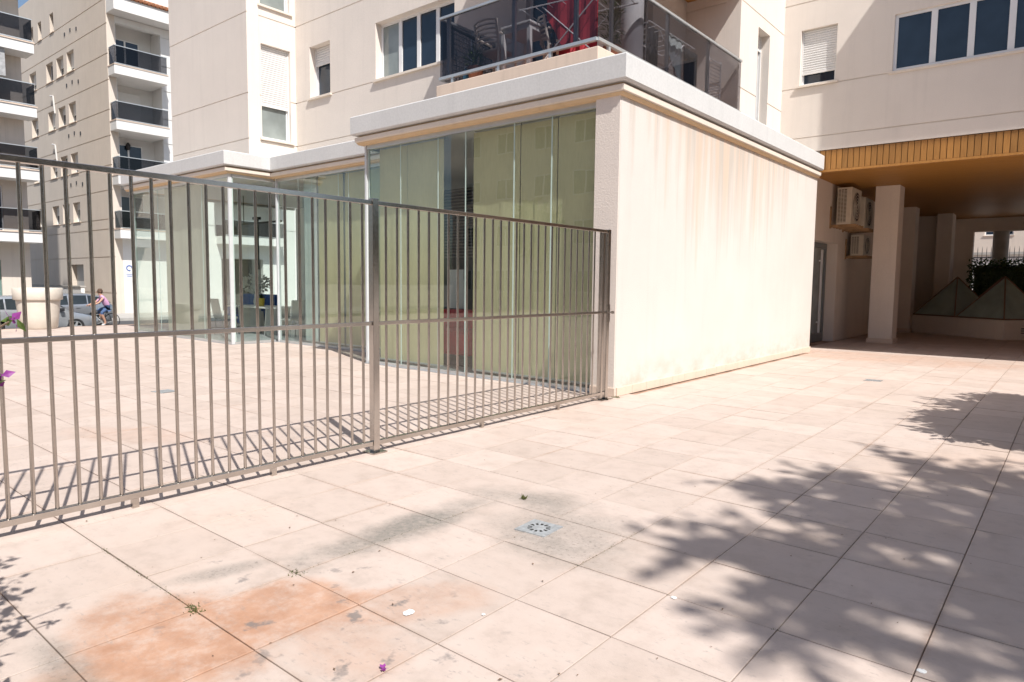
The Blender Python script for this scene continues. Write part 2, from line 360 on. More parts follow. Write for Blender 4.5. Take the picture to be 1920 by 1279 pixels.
def window(pl, parent, u0, u1, z0, z1, panes=1, shutter=0.0, recess=.16, sill=.05, fw=.055, mat=None, frame=None, sillmat=None, box=False, detail=True, name='window'):
    """frame with mullions; sub-parts: each pane, roller shutter, sill"""
    frame = frame or M['frame_white']; mat = mat or M['pane']; mb = MB(); r0, r1 = recess, recess + .06
    pl.box(mb, u0, u0 + fw, z0, z1, r0, r1); pl.box(mb, u1 - fw, u1, z0, z1, r0, r1)
    pl.box(mb, u0 + fw, u1 - fw, z0, z0 + fw, r0, r1); pl.box(mb, u0 + fw, u1 - fw, z1 - fw, z1, r0, r1)
    w = (u1 - u0 - 2 * fw) / panes
    for k in range(1, panes): pl.box(mb, u0 + fw + w * k - fw * .9, u0 + fw + w * k + fw * .9, z0 + fw, z1 - fw, r0 - .003, r1 - .003)
    f = mb.build(name, frame, parent)
    for k in range(panes):
        g = MB(); pl.box(g, u0 + fw + w * k + (fw * .9 if k else 0), u0 + fw + w * (k + 1) - (fw * .9 if k < panes - 1 else 0), z0 + fw, z1 - fw, r0 + .02, r0 + .035)
        m_ = mat[k] if isinstance(mat, (list, tuple)) else mat
        g.build('pane', m_, f)
    if shutter > 0:
        s = MB(); zb = z1 - (z1 - z0) * shutter; n = max(4, int((z1 - zb) / .048)); h = (z1 - zb) / n
        for k in range(n):
            a = zb + h * k; q = [(.055, a), (.04, a + h * .15), (.036, a + h * .5), (.04, a + h * .82), (.055, a + h * .9), (.055, a + h)]
            for (o_a, za), (o_b, zb_) in zip(q, q[1:]):
                s.quad([pl.p(u0 + .02, za, recess - .07 + o_a), pl.p(u1 - .02, za, recess - .07 + o_a), pl.p(u1 - .02, zb_, recess - .07 + o_b), pl.p(u0 + .02, zb_, recess - .07 + o_b)])
        pl.box(s, u0 + .02, u1 - .02, zb - .04, zb, recess - .04, recess - .015)
        pl.box(s, u0 + .001, u0 + .03, z0, z1, recess - .045, recess - .004); pl.box(s, u1 - .03, u1 - .001, z0, z1, recess - .045, recess - .004)
        s.build('shutter', M['shutter'], f)
    if sill:
        s = MB(); pl.box(s, u0 - .06, u1 + .06, z0 - .045, z0 - .002, -sill, recess + .0); s.build('sill', sillmat or M['cornice_low'], f)
    return f
def sweep(path, prof, mb, mi=0):
    """profile [(out, z)] along a plan polyline, mitred; out is to the right of travel"""
    n = len(path); cols = []
    for i, (x, y) in enumerate(path):
        p = Vector((x, y)); dirs = []
        if i > 0: dirs.append((p - Vector(path[i - 1])).normalized())
        if i < n - 1: dirs.append((Vector(path[i + 1]) - p).normalized())
        nr = [Vector((d.y, -d.x)) for d in dirs]
        b_ = (nr[0] + nr[-1]); b_ = b_.normalized() / max(.2, b_.normalized().dot(nr[0]))
        cols.append([(x + b_.x * o, y + b_.y * o, z) for o, z in prof])
    for a, c in zip(cols, cols[1:]):
        for k in range(len(prof) - 1): mb.quad([a[k], c[k], c[k + 1], a[k + 1]], mi)
    mb.quad(cols[0], mi); mb.quad(list(reversed(cols[-1])), mi)

# ------------------------------------------------------------------ ground: paving slabs, street, far ground
g = MB(); g.box(-19.0, 14, -22, 40, -.30, -.012)
plaza = tag(g.build('plaza_paving', M['grout']), kind='structure')
g = MB(); g.box(-420, 420, -420, 420, -1.2, -.72)
tag(g.build('ground', M['sand']), kind='structure')
g = MB(); g.box(-33.2, -20.6, -120, 160, -.9, -.70); tag(g.build('street', M['asphalt']), kind='structure')
g = MB(); g.box(-20.6, -19.0, -120, 160, -.9, -.58); g.box(-20.75, -20.6, -120, 160, -.9, -.57); tag(g.build('pavement', M['concrete']), kind='structure')
g = MB(); g.box(-38.6, -33.2, -120, 160, -.9, -.56); tag(g.build('far_pavement', M['concrete']), kind='structure')
pm = MB(); e = .0027; bv = .0022; h2 = TP / 2 - e
vs = [(-h2, -h2, -.02), (h2, -h2, -.02), (h2, h2, -.02), (-h2, h2, -.02), (-h2, -h2, -bv), (h2, -h2, -bv), (h2, h2, -bv), (-h2, h2, -bv),
      (-h2 + bv, -h2 + bv, 0), (h2 - bv, -h2 + bv, 0), (h2 - bv, h2 - bv, 0), (-h2 + bv, h2 - bv, 0)]
fs = [(0, 1, 5, 4), (1, 2, 6, 5), (2, 3, 7, 6), (3, 0, 4, 7), (4, 5, 9, 8), (5, 6, 10, 9), (6, 7, 11, 10), (7, 4, 8, 11), (8, 9, 10, 11)]
vs = [(a, b_, c if c != -.0022 else -.0016) for a, b_, c in vs]; pm.v = vs; pm.f = fs; pm.m = [0] * len(fs)
slab_me = pm.mesh('paving_slab', M['paving'])
cells = []
for i in range(-38, 27):
    for j in range(-26, 80):
        cx, cy = TX0 + TP * (i + .5), TY0 + TP * (j + .5)
        if cx < -18.7 or cy > 31: continue
        if -15.2 < cx < -.35 and cy > .5 and not (-9.9 < cx < -5.4 and cy < 1.3): continue
        if -.35 < cx < -.05 and .3 < cy < 8: continue
        d = Vector((cx, cy, 0)) - CAM; zc = d.dot(_fw); vis = False
        if zc > .3:
            px, py = d.dot(_ix) / zc * 1274.6, d.dot(_iy) / zc * 1274.6
            vis = abs(px) < 1010 and abs(py) < 690
        cells.append((0 if vis else 1, d.length, cx, cy))
cells.sort()
rest = MB(); rr = random.Random(3)
for k, (nv, d, cx, cy) in enumerate(cells):
    dz = rr.uniform(-.0016, .0016); tx, ty = rr.gauss(0, .0018), rr.gauss(0, .0018)
    if k < 300:
        o = share('paving_slab', slab_me, plaza, Vector((cx, cy, dz)) - plaza.location, (tx, ty, 0))
    else:
        i0 = len(rest.v); rest.v += [(x + cx, y + cy, z + dz + tx * y - ty * x) for x, y, z in vs]; rest.f += [tuple(i0 + q for q in f) for f in fs]; rest.m += [0] * 9
tag(rest.build('paving_slabs_beyond', M['paving'], plaza), kind='stuff')

# ------------------------------------------------------------------ the main building
bld = thing('apartment_building', 'cream apartment building with glass fronted ground floor pavilion and corner balcony', 'building', (-3, 4, 0))
G1, G2, G3 = 4.70, 5.72, 7.50
YL, YR_, XP, XI, XLL = .12, 1.22, -5.18, -10.05, -15.35
YT, YW, XT = .80, 2.05, -10.3
XB, YB = -.75, .60
FR = Plane((0, 0, 0), (1, 0, 0), (0, -1, 0))
def frontplane(y): return Plane((0, y, 0), (1, 0, 0), (0, -1, 0))
def sideplane(x): return Plane((x, 0, 0), (0, 1, 0), (1, 0, 0))
# pavilion solid walls
wall('side_wall', sideplane(0), 0, 8.28, 0, 3.90, M['stucco_bright'], bld, thick=.34)
m = MB(); m.box(-.36, -.0025, -.022, -.0015, 0, 3.83); m.box(-.36, -.343, .0, .30, 0, 3.83); m.build('corner_pier', M['stucco_rough'], bld)
sk_me = None
for k in range(21):      # skirting tiles along the side wall and the pier
    y0 = .03 + k * .394
    m = MB(); m.box(.001, .022, y0, y0 + .388, 0.001, .115 + .002 * (k % 3)); m.build('skirting_tile', M['peach'], bld, bevel=.004)
m = MB(); m.box(-.36, .022, -.044, -.0225, .001, .115); m.build('skirting_tile', M['peach'], bld, bevel=.004)
# cornice
path = [(XLL, 4.5), (XLL, YL), (XI, YL), (XI, YR_), (XP, YR_), (XP, 0), (0, 0), (0, 8.27)]
m = MB(); sweep(path, [(-.25, 3.955), (.105, 3.955), (.128, 3.98), (.130, 4.255), (.118, 4.27), (-.25, 4.27), (-.25, 3.955)], m); m.build('cornice', M['cornice'], bld)
m = MB(); sweep(path, [(-.2, 3.835), (.05, 3.835), (.075, 3.85), (.078, 3.915), (.066, 3.923), (-.2, 3.923), (-.2, 3.835)], m); m.build('cornice_band', M['cornice_low'], bld)
m = MB(); sweep(path, [(-.18, 3.9235), (.02, 3.9235), (.02, 3.9545), (-.18, 3.9545), (-.18, 3.9235)], m); m.build('cornice_groove', M['ochre'], bld)
m = MB(); sweep(path, [(-.19, 3.80), (.035, 3.80), (.058, 3.834), (-.19, 3.834), (-.19, 3.80)], m); m.build('drip_edge', M['ochre'], bld)  # ochre dirty line; the warm glow is put into its colour too
m = MB(); m.prism([(XLL + .05, YL + .05), (XI - .05, YL + .05), (XI - .05, YR_ + .05), (XP + .05, YR_ + .05), (XP + .05, .05), (-.05, .05), (-.05, 8.2), (XLL + .05, 8.2)], 4.0, 4.2)
m.build('flat_roof', M['concrete'], bld)
m = MB(); m.prism([(XLL + .3, YL + .3), (XI - .3, YL + .3), (XI - .3, YR_ + .3), (XP + .3, YR_ + .3), (XP + .3, .3), (-.36, .3), (-.36, 8.2), (XLL + .3, 8.2)], 3.79, 3.84)
m.build('ceiling', M['white_wall'], bld)
m = MB(); m.prism([(XLL, YL + .03), (XI, YL + .03), (XI, YR_ + .03), (XP, YR_ + .03), (XP, .03), (-.36, .03), (-.36, 8.2), (XLL, 8.2)], -.011, .012)
m.build('indoor_floor', plain('indoor_floor', (.34, .35, .36), .35, var=.1), bld)
# glass fronts: (plane, u-start, u-end, joints)
def glass_front(pl, joints, posts=(), top=3.80, off=.10, mat=None):
    u0, u1 = joints[0], joints[-1]
    t = MB(); pl.box(t, u0, u1, .013, .055, off - .03, off + .03); t.build('floor_track', M['alu'], bld)
    t = MB(); pl.box(t, u0, u1, top - .07, top - .001, off - .035, off + .035); t.build('head_track', M['alu'], bld)
    for a, b_ in zip(joints, joints[1:]):
        q = MB(); pl.box(q, a + .003, b_ - .003, .056, top - .071, off - .005, off + .005); gp_ = q.build('glass_panel', mat or M['glass'], bld)
        q = MB(); pl.box(q, a + .004, a + .024, .057, top - .072, off - .009, off - .0055); q.build('pale_edge_strip', M['pale_edge'], gp_)  # pale strip added to give the blind's translucent margin in colour
    for u in posts:
        q = MB(); pl.box(q, u - .022, u + .022, .013, top - .0005, off - .04, off + .04); q.build('post', M['post'], bld)
glass_front(frontplane(0), [-5.10, -4.27, -3.38, -2.78, -1.82, -1.15, -.40], posts=(-5.14, ))
q = MB(); q.box(-.40, -.361, .06, .14, .013, 3.80); q.build('post', M['alu'], bld)
glass_front(frontplane(YR_), [-9.93, -9.12, -8.60, -7.63, -7.28, -6.2, -5.24], posts=(-9.97,), off=.08)
glass_front(frontplane(YL), [-15.25, -13.75, -11.40, -10.13], posts=(-15.29, -10.09), off=.08)
glass_front(sideplane(XI), [.245, 1.255], off=.04)
sp = Plane((XP, 0, 0), (0, 1, 0), (-1, 0, 0)); glass_front(sp, [.15, 1.25], off=.04)
glass_front(Plane((XLL, 0, 0), (0, 1, 0), (-1, 0, 0)), [.25, 2.0, 3.8, 5.15], off=.06)
m = MB(); m.box(-15.3, -.35, 5.2, 5.4, 0, 3.8); m.build('inner_wall', M['white_wall'], bld)
# upper walls
TOPZ = 12.2
GR = [G1, G2, G3, 8.7, 10.5]
wall('wall', frontplane(YT), -14.15, XT, 4.2, TOPZ, M['stucco'], bld, grooves=GR)
wall('wall', Plane((-14.15, 0, 0), (0, 1, 0), (-1, 0, 0)), YT + .31, 8.3, 4.2, TOPZ, M['stucco'], bld, grooves=GR)
pl = sideplane(XT)
wall('wall', pl, YT + .302, YW, 4.2, TOPZ, M['stucco'], bld, holes=[(1.14, 1.90, 4.76, 6.90), (1.14, 1.90, 7.76, 9.9)], grooves=GR, thick=.28)
window(pl, bld, 1.14, 1.90, 4.76, 6.90, shutter=.63, recess=.12, mat=M['pane_curtain'])
window(pl, bld, 1.14, 1.90, 7.76, 9.90, shutter=.5, recess=.12, mat=M['pane_curtain'])
pl = frontplane(YW)
wall('wall', pl, XT, -2.0, 4.2, TOPZ, M['stucco'], bld, holes=[(-9.72, -8.92, 5.74, 6.92), (-7.30, -4.95, 5.74, 6.92), (-9.72, -8.92, 8.74, 9.92), (-3.2, -2.15, 4.75, 7.0)], grooves=GR)
window(pl, bld, -9.72, -8.92, 5.74, 6.92, shutter=.32, panes=1, recess=.2)
window(pl, bld, -7.30, -4.95, 5.74, 6.92, panes=4, recess=.16, mat=[M['pane_curtain'], M['pane'], M['pane'], M['pane']])
window(pl, bld, -9.72, -8.92, 8.74, 9.92, shutter=.4, recess=.2)
window(pl, bld, -3.2, -2.15, 4.75, 7.0, recess=.12, sill=0, name='balcony_door')
YE = 5.8; XE = -.85; YRW = 8.30
wall('wall', sideplane(-2.0), YW + .002, YE - .001, 4.2, TOPZ, M['stucco'], bld, holes=[(2.9, 4.4, 4.75, 6.95)], grooves=GR)
window(sideplane(-2.0), bld, 2.9, 4.4, 4.75, 6.95, panes=2, recess=.1, sill=0, name='balcony_door')
pl = frontplane(YE)
wall('wall', pl, -2.3, XE - .301, 4.2, TOPZ, M['stucco'], bld, grooves=[5.35, 7.0, 8.7], holes=[(-1.55, -1.2, 4.95, 5.5)])
window(pl, bld, -1.55, -1.2, 4.95, 5.5, recess=.05, shutter=.6, sill=0)
pl = sideplane(XE)
wall('wall', pl, YE, YRW - .001, 4.2, TOPZ, M['stucco'], bld, holes=[(6.75, 7.42, 4.45, 6.75)], grooves=[5.35, 7.0, 8.7])
window(pl, bld, 6.75, 7.42, 4.45, 6.75, shutter=.12, recess=.22, sill=0)
pl = frontplane(YRW); G1R, G2R, G3R = 4.71, 5.80, 7.60
wall('wall', pl, XE - .3, 13, 4.40, TOPZ, M['stucco'], bld, grooves=[G1R, G2R, G3R, 8.8], holes=[(-.48, .26, 5.84, 7.02), (1.34, 4.60, 5.82, 6.94), (6.3, 9.2, 5.82, 6.94)])
window(pl, bld, -.48, .26, 5.84, 7.02, shutter=.76, recess=.12)
window(pl, bld, 1.34, 4.60, 5.82, 6.94, panes=5, recess=.05, fw=.06, sill=.03)
window(pl, bld, 6.3, 9.2, 5.82, 6.94, panes=4, recess=.05, fw=.06, sill=.03)
# rooms behind the windows, closed and dark
for b_ in ((-14.1, -10.65, 1.2, 8, 4.25, 12), (-10.6, -2.4, 2.5, 8, 4.25, 12), (-2.3, -1.3, 6.2, 8, 4.25, 12), (-1.2, 12.9, 8.7, 16, 4.42, 12)):
    m = MB(); m.box(*b_); m.build('room', M['room'], bld)
# corner balcony: slab, upper slab, wooden underside, round column
Lp = [(-3.94, YB), (XB, YB), (XB, YE - .004), (-1.998, YE - .004), (-1.998, YW - .004), (-3.94, YW - .004)]
m = MB(); m.prism(Lp, 4.272, 4.72); m.build('balcony_slab', M['peach'], bld, bevel=.012)
m = MB(); m.prism(Lp, 7.27, 7.72); m.build('upper_slab', M['peach'], bld, bevel=.012)
m = MB(); m.prism([(x * .985, y) for x, y in Lp], 7.20, 7.268); m.build('balcony_ceiling', M['soffit'], bld)
m = MB(); m.lathe([(.0, 4.721), (.18, 4.721), (.18, 7.199), (0, 7.199)], 28, (-1.16, 2.2, 0)); m.build('round_column', M['white_wall'], bld, smooth=True)
m = MB(); m.prism([(-3.86, YB + .09), (XB - .09, YB + .09), (XB - .09, YE - .1), (-1.95, YE - .1), (-1.95, YW - .1), (-3.86, YW - .1)], 4.721, 4.728)
m.build('balcony_floor', plain('terracotta_floor', (.38, .13, .07), .6, var=.15), bld)
# unseen upper bay, shaped for the shadow it casts down the right wall
m = MB(); m.box(3.30, 11, YRW - 1.3, YRW - .002, 9.0, 10.6); m.build('shadow_bay', M['stucco'], bld)
# railing of the balcony
def railing(pl, u0, u1, z0, z1, parent, joints, off=0.0):
    m = MB(); pl.box(m, u0, u1, z0, z0 + .045, off - .03, off + .03); m.build('bottom_rail', M['alu'], parent)
    m = MB(); pl.box(m, u0, u1, z1 - .035, z1, off - .028, off + .028); m.build('handrail', M['alu'], parent)
    js = [u0 + .005] + list(joints) + [u1 - .005]
    for a, b_ in zip(js, js[1:]):
        q = MB(); pl.box(q, a + .004, b_ - .004, z0 + .046, z1 - .036, off - .005, off + .005); q.build('glass_panel', M['glass_rail'], parent)
    for u in joints:
        q = MB(); pl.box(q, u - .03, u + .03, z0 + .046, z1 - .036, off + .008, off + .05); q.build('baluster', M['alu'], parent)
    k = u0 + .3
    while k < u1:
        q = MB(); pl.box(q, k - .025, k + .025, z0 - .085, z0 - .001, off - .02, off + .02); q.build('foot', M['alu'], parent); k += 1.0
rail = thing('balcony_railing', 'smoked glass balcony railing with pale metal rails round the corner balcony', 'railing', (-2.3, .7, 4.72))
railing(frontplane(YB + .05), -3.90, XB - .05, 4.81, 5.82, rail, [-3.72, -2.32, -1.18])
railing(sideplane(XB - .05), YB + .05, YE - .02, 4.81, 5.82, rail, [1.05, 2.75, 4.3])
railing(Plane((-3.88, 0, 0), (0, 1, 0), (-1, 0, 0)), YB + .08, YW - .02, 4.81, 5.82, rail, [1.4])

# passage: inner wall, door, fascia planks, soffit, columns
PW = -.42
wall('passage_wall', sideplane(PW), 8.285, 24, 0, 4.40, M['stucco_pass'], bld, holes=[(9.2, 11.8, 0, 2.58)], thick=.34)
door = thing('glazed_door', 'grey framed glazed door with pale vertical handle at the passage entrance', 'door', (PW - .34, 10.5, 0))
pl = sideplane(PW - .26)
for (a, b_) in ((9.2, 10.5), (10.5, 11.8)):
    m = MB(); w_ = .11
    pl.box(m, a + .003, a + w_, .01, 2.575, 0, .06); pl.box(m, b_ - w_, b_ - .003, .01, 2.575, 0, .06); pl.box(m, a + w_, b_ - w_, .01, .22, 0, .06); pl.box(m, a + w_, b_ - w_, 2.45, 2.575, 0, .06)
    f = m.build('door_leaf', plain('door_grey', (.22, .24, .25), .4, .5, var=.05), door)
    m = MB(); pl.box(m, a + w_ + .002, b_ - w_ - .002, .222, 2.448, .025, .035); m.build('pane', M['pane_curtain'], f)
    m = MB(); pl.box(m, (a + b_) / 2 + .05, (a + b_) / 2 + .11, .25, 2.40, -.06, -.02); pl.box(m, (a + b_) / 2 + .06, (a + b_) / 2 + .10, .5, .54, -.02, .024); pl.box(m, (a + b_) / 2 + .06, (a + b_) / 2 + .10, 2.1, 2.14, -.02, .024); m.build('handle', M['frame_white'], f)
m = MB(); m.box(PW - .42, PW - .345, 9.0, 12, 0, 2.7); m.build('door_backing', M['room'], bld)
FZ0, FZ1 = 3.94, 4.395
n = 110; w_ = .112
pk = MB(); pk.box(0, w_ - .012, 0, .03, 0, FZ1 - FZ0 - .05); pk_me = pk.mesh('plank', M['wood'])
fas = MB(); fas.box(.0, 12.6, YRW + .05, YRW + .09, FZ0 + .001, FZ1); fas_o = fas.build('fascia', plain('fascia_backing', (.10, .05, .02), .8), bld)
for k in range(n):
    share('plank', pk_me, fas_o, Vector((.03 + k * w_, YRW + .018 + random.uniform(-.002, .002), FZ0 + .04)) - wpos(bld))
m = MB(); m.box(-.02, 12.6, YRW + .005, YRW + .12, FZ0 - .012, FZ0 + .035); m.build('fascia_trim', M['wood'], bld)
sf = MB()
for k in range(67):
    y0 = YRW + .125 + k * .235; sf.box(PW + .002, 12.6, y0, y0 + .228, 4.045, 4.07)
sf.build('soffit_boards', M['soffit'], bld)
m = MB(); m.box(PW + .001, 12.6, YRW + .1, 24, 4.075, 4.39); m.build('soffit_core', M['stucco_pass'], bld)
def column(x0, x1, y0, y1, mat=None, top=4.044):
    m = MB(); m.box(x0, x1, y0, y1, .12, top); c = m.build('column', mat or M['stucco_pass'], bld, bevel=.01)
    m = MB(); m.box(x0 - .03, x1 + .03, y0 - .03, y1 + .03, .001, .12); m.build('plinth', M['peach'], c, bevel=.006)
column(.34, .90, 12.15, 12.75); column(-.10, .36, 17.75, 18.35); column(.55, 1.02, 20.6, 21.2); column(5.6, 6.2, 12.15, 12.75); column(5.6, 6.2, 17.75, 18.3)
m = MB(); m.box(PW, 1.0, 21.3, 21.5, 0, 4.044); m.build('passage_end_wall', M['stucco_pass'], bld)
m = MB(); m.box(.3, 1.39, 23.2, 23.5, 0, 3.549); m.box(.6, 12.6, 23.2, 23.5, 3.55, 4.044); m.build('end_beam', M['stucco_pass'], bld)
m = MB(); m.lathe([(0, 0), (.25, 0), (.25, 3.54), (0, 3.54)], 24, (2.22, 23.35, 0)); m.build('round_column', M['concrete'], bld, smooth=True)
m = MB(); m.box(12.6, 13, 8.3, 24, 0, 12.2); m.build('wall', M['stucco_pass'], bld)

# ------------------------------------------------------------------ roller blinds behind the glass
def blind(pl, u0, u1, z0, off, mat, label):
    t = thing('roller_blind', label, 'blind', pl.p((u0 + u1) / 2, z0, off), 'roller blinds behind the glass fronts')
    m = MB(); n = max(6, int((u1 - u0) / .12))
    for k in range(n):
        a, b_ = u0 + (u1 - u0) * k / n, u0 + (u1 - u0) * (k + 1) / n
        oa, ob = off + .006 * math.sin(k * 1.3 + u0 * 5), off + .006 * math.sin((k + 1) * 1.3 + u0 * 5)
        m.quad([pl.p(a, z0, oa), pl.p(b_, z0, ob), pl.p(b_, 3.735, ob), pl.p(a, 3.735, oa)]); m.quad([pl.p(a, z0, oa + .004), pl.p(b_, z0, ob + .004), pl.p(b_, 3.735, ob + .004), pl.p(a, 3.735, oa + .004)])
    m.build('cloth', mat, t, smooth=True)
    m = MB(); m.tube([pl.p(u0, 3.755, off + .045), pl.p(u1, 3.755, off + .045)], .03, 10); m.build('roller', M['alu'], t)
    m = MB(); pl.box(m, u0, u1, z0 - .03, z0, off - .008, off + .012); m.build('bottom_bar', M['alu'], t)
pf = frontplane(0)
blind(pf, -5.00, -4.29, .10, .26, M['blind'], 'olive roller blind at the left end of the pavilion glass front')
blind(pf, -4.26, -3.40, .10, .25, M['blind'], 'olive roller blind left of the dark gap in the pavilion front')
blind(pf, -2.74, -1.83, .10, .25, M['blind'], 'olive roller blind right of the dark gap in the pavilion front')
blind(pf, -1.815, -1.158, .10, .26, M['blind'], 'olive roller blind second from the stucco corner pier')
blind(pf, -1.142, -.42, .10, .25, M['blind'], 'olive roller blind next to the stucco corner pier')
pr = frontplane(YR_)
blind(pr, -9.10, -8.62, .10, .22, M['blind_pale'], 'narrow pale blue blind in the recessed glass front')
blind(pr, -8.56, -7.65, .10, .22, M['blind'], 'olive blind beside the pale blue blind in the recessed front')
blind(pr, -7.60, -6.25, .10, .23, M['blind'], 'olive blind in the recessed front nearest the pavilion post')
plf = frontplane(YL)
blind(plf, -13.72, -11.45, .10, .24, M['blind_grey'], 'wide grey blind in the far left glass block')

# ------------------------------------------------------------------ the metal fence
fence = thing('metal_fence', 'stainless steel bar fence across the plaza with shadows behind it', 'fence', (0, -4.6, 0))
FY0, FY1, FPOST = -10.2, -.27, -3.905
def ybox(n, y0, y1, z0, z1, hx, bev=.003):
    m = MB(); m.box(-hx, hx, y0, y1, z0, z1); return m.build(n, M['steel'], fence, bevel=bev)
for y0, y1 in ((FY0, FPOST - .032), (FPOST + .032, FY1)):
    ybox('top_rail', y0, y1, 2.082, 2.118, .02); ybox('mid_rail', y0, y1, 1.085, 1.117, .016); ybox('bottom_rail', y0, y1, .062, .102, .02)
bar = MB(); bar.tube([(0, 0, .102), (0, 0, 2.082)], .0112, 10); bar_me = bar.mesh('bar', M['steel'], True)
y = FPOST - .118
while y > FY0: share('bar', bar_me, fence, Vector((0, y + random.gauss(0, .0012), 0)) - fence.location, (random.gauss(0, .0008), random.gauss(0, .0008), 0)); y -= .1175
y = FPOST + .13
while y < FY1 - .1: share('bar', bar_me, fence, Vector((0, y, 0)) - fence.location); y += .1245
for y, hw, top in ((FPOST, .031, 2.135), (FY1 + .03, .028, 2.125), (FY1 - .08, .022, 2.08), (-8.2, .04, 2.14)):
    m = MB(); m.box(-hw, hw, y - hw, y + hw, .012, top); p_ = m.build('post', M['steel'], fence, bevel=.003)
    m = MB(); m.box(-.075, .075, y - .075, y + .075, .001, .0115); m.build('base_plate', M['steel'], p_)
for y in (-6.9, -5.83, -4.86, -2.55, -1.25):
    m = MB(); m.box(-.016, .016, y - .02, y + .02, .001, .061); m.build('foot', M['steel'], fence)
m = MB(); m.box(-.02, .02, -.225, -.215, 1.02, 1.16); m.box(-.06, .04, -.26, -.22, .98, 1.2); lk = m.build('lock_box', M['steel'], fence)
m = MB(); m.tube([(.0, -.21, 1.10), (.05, -.21, 1.10), (.06, -.19, 1.10)], .012, 8); m.lathe([(0, -.02), (.022, -.015), (.022, .015), (0, .02)], 12, (.06, -.19, 1.10)); m.build('knob', M['steel'], lk, smooth=True)

# ------------------------------------------------------------------ drains
dr = thing('floor_drain', 'square metal floor drain with ring of slots in the dirty slab', 'drain', (2.16, -4.42, 0))
m = MB(); n = 12; ro, ri, hs = .070, .043, .105
sq = []
def ringpt(r, a): return (r * math.cos(a), r * math.sin(a))
N = 48
for k in range(N):
    a0, a1 = 2 * math.pi * k / N, 2 * math.pi * (k + 1) / N
    def sqp(a):
        c, s_ = math.cos(a), math.sin(a); q = hs / max(abs(c), abs(s_)); return (q * c, q * s_)
    zt = .006
    m.quad([(*ringpt(ro, a0), zt), (*sqp(a0), zt), (*sqp(a1), zt), (*ringpt(ro, a1), zt)])
    if k % 4 in (0, 3): m.quad([(*ringpt(ri, a0), zt), (*ringpt(ro, a0), zt), (*ringpt(ro, a1), zt), (*ringpt(ri, a1), zt)])
    m.quad([(0, 0, zt + .001), (*ringpt(ri, a0), zt), (*ringpt(ri, a1), zt)])
    m.quad([(*sqp(a0), zt), (*sqp(a1), zt), (*sqp(a1), -.004), (*sqp(a0), -.004)])
m.build('grate', plain('drain_metal', (.44, .46, .47), .5, .4, var=.2, scale=40), dr, loc=(0, 0, 0)); dr.rotation_euler.z = .06
m = MB(); m.lathe([(.0, .002), (.078, .002)], 24); m.build('sump', plain('drain_dark', (.03, .028, .025), .9), dr, loc=(0, 0, 0))
def slot_drain(x, y, w, d, rz, label):
    t = thing('slot_drain', label, 'drain', (x, y, 0)); t.rotation_euler.z = rz
    m = MB(); m.box(-w / 2, w / 2, -d / 2, d / 2, -.002, .003); m.build('recess', MATS['drain_dark'], t, loc=(0, 0, 0))
    for k in range(9):
        a = -w / 2 + w * (k + .5) / 9; m = MB(); m.box(a - w * .032, a + w * .032, -d / 2, d / 2, .0035, .007); m.build('slat', MATS['drain_metal'], t, loc=(0, 0, 0))
    m = MB(); m.box(-w / 2 - .012, w / 2 + .012, -d / 2 - .012, -d / 2, -.002, .007); m.box(-w / 2 - .012, w / 2 + .012, d / 2, d / 2 + .012, -.002, .007); m.build('rim', MATS['drain_metal'], t, loc=(0, 0, 0))
slot_drain(-4.5, -3.71, .24, .20, .1, 'small grey slotted drain in the paving behind the fence')
slot_drain(2.16, 4.13, .22, .16, .0, 'small dark drain in the paving near the passage')

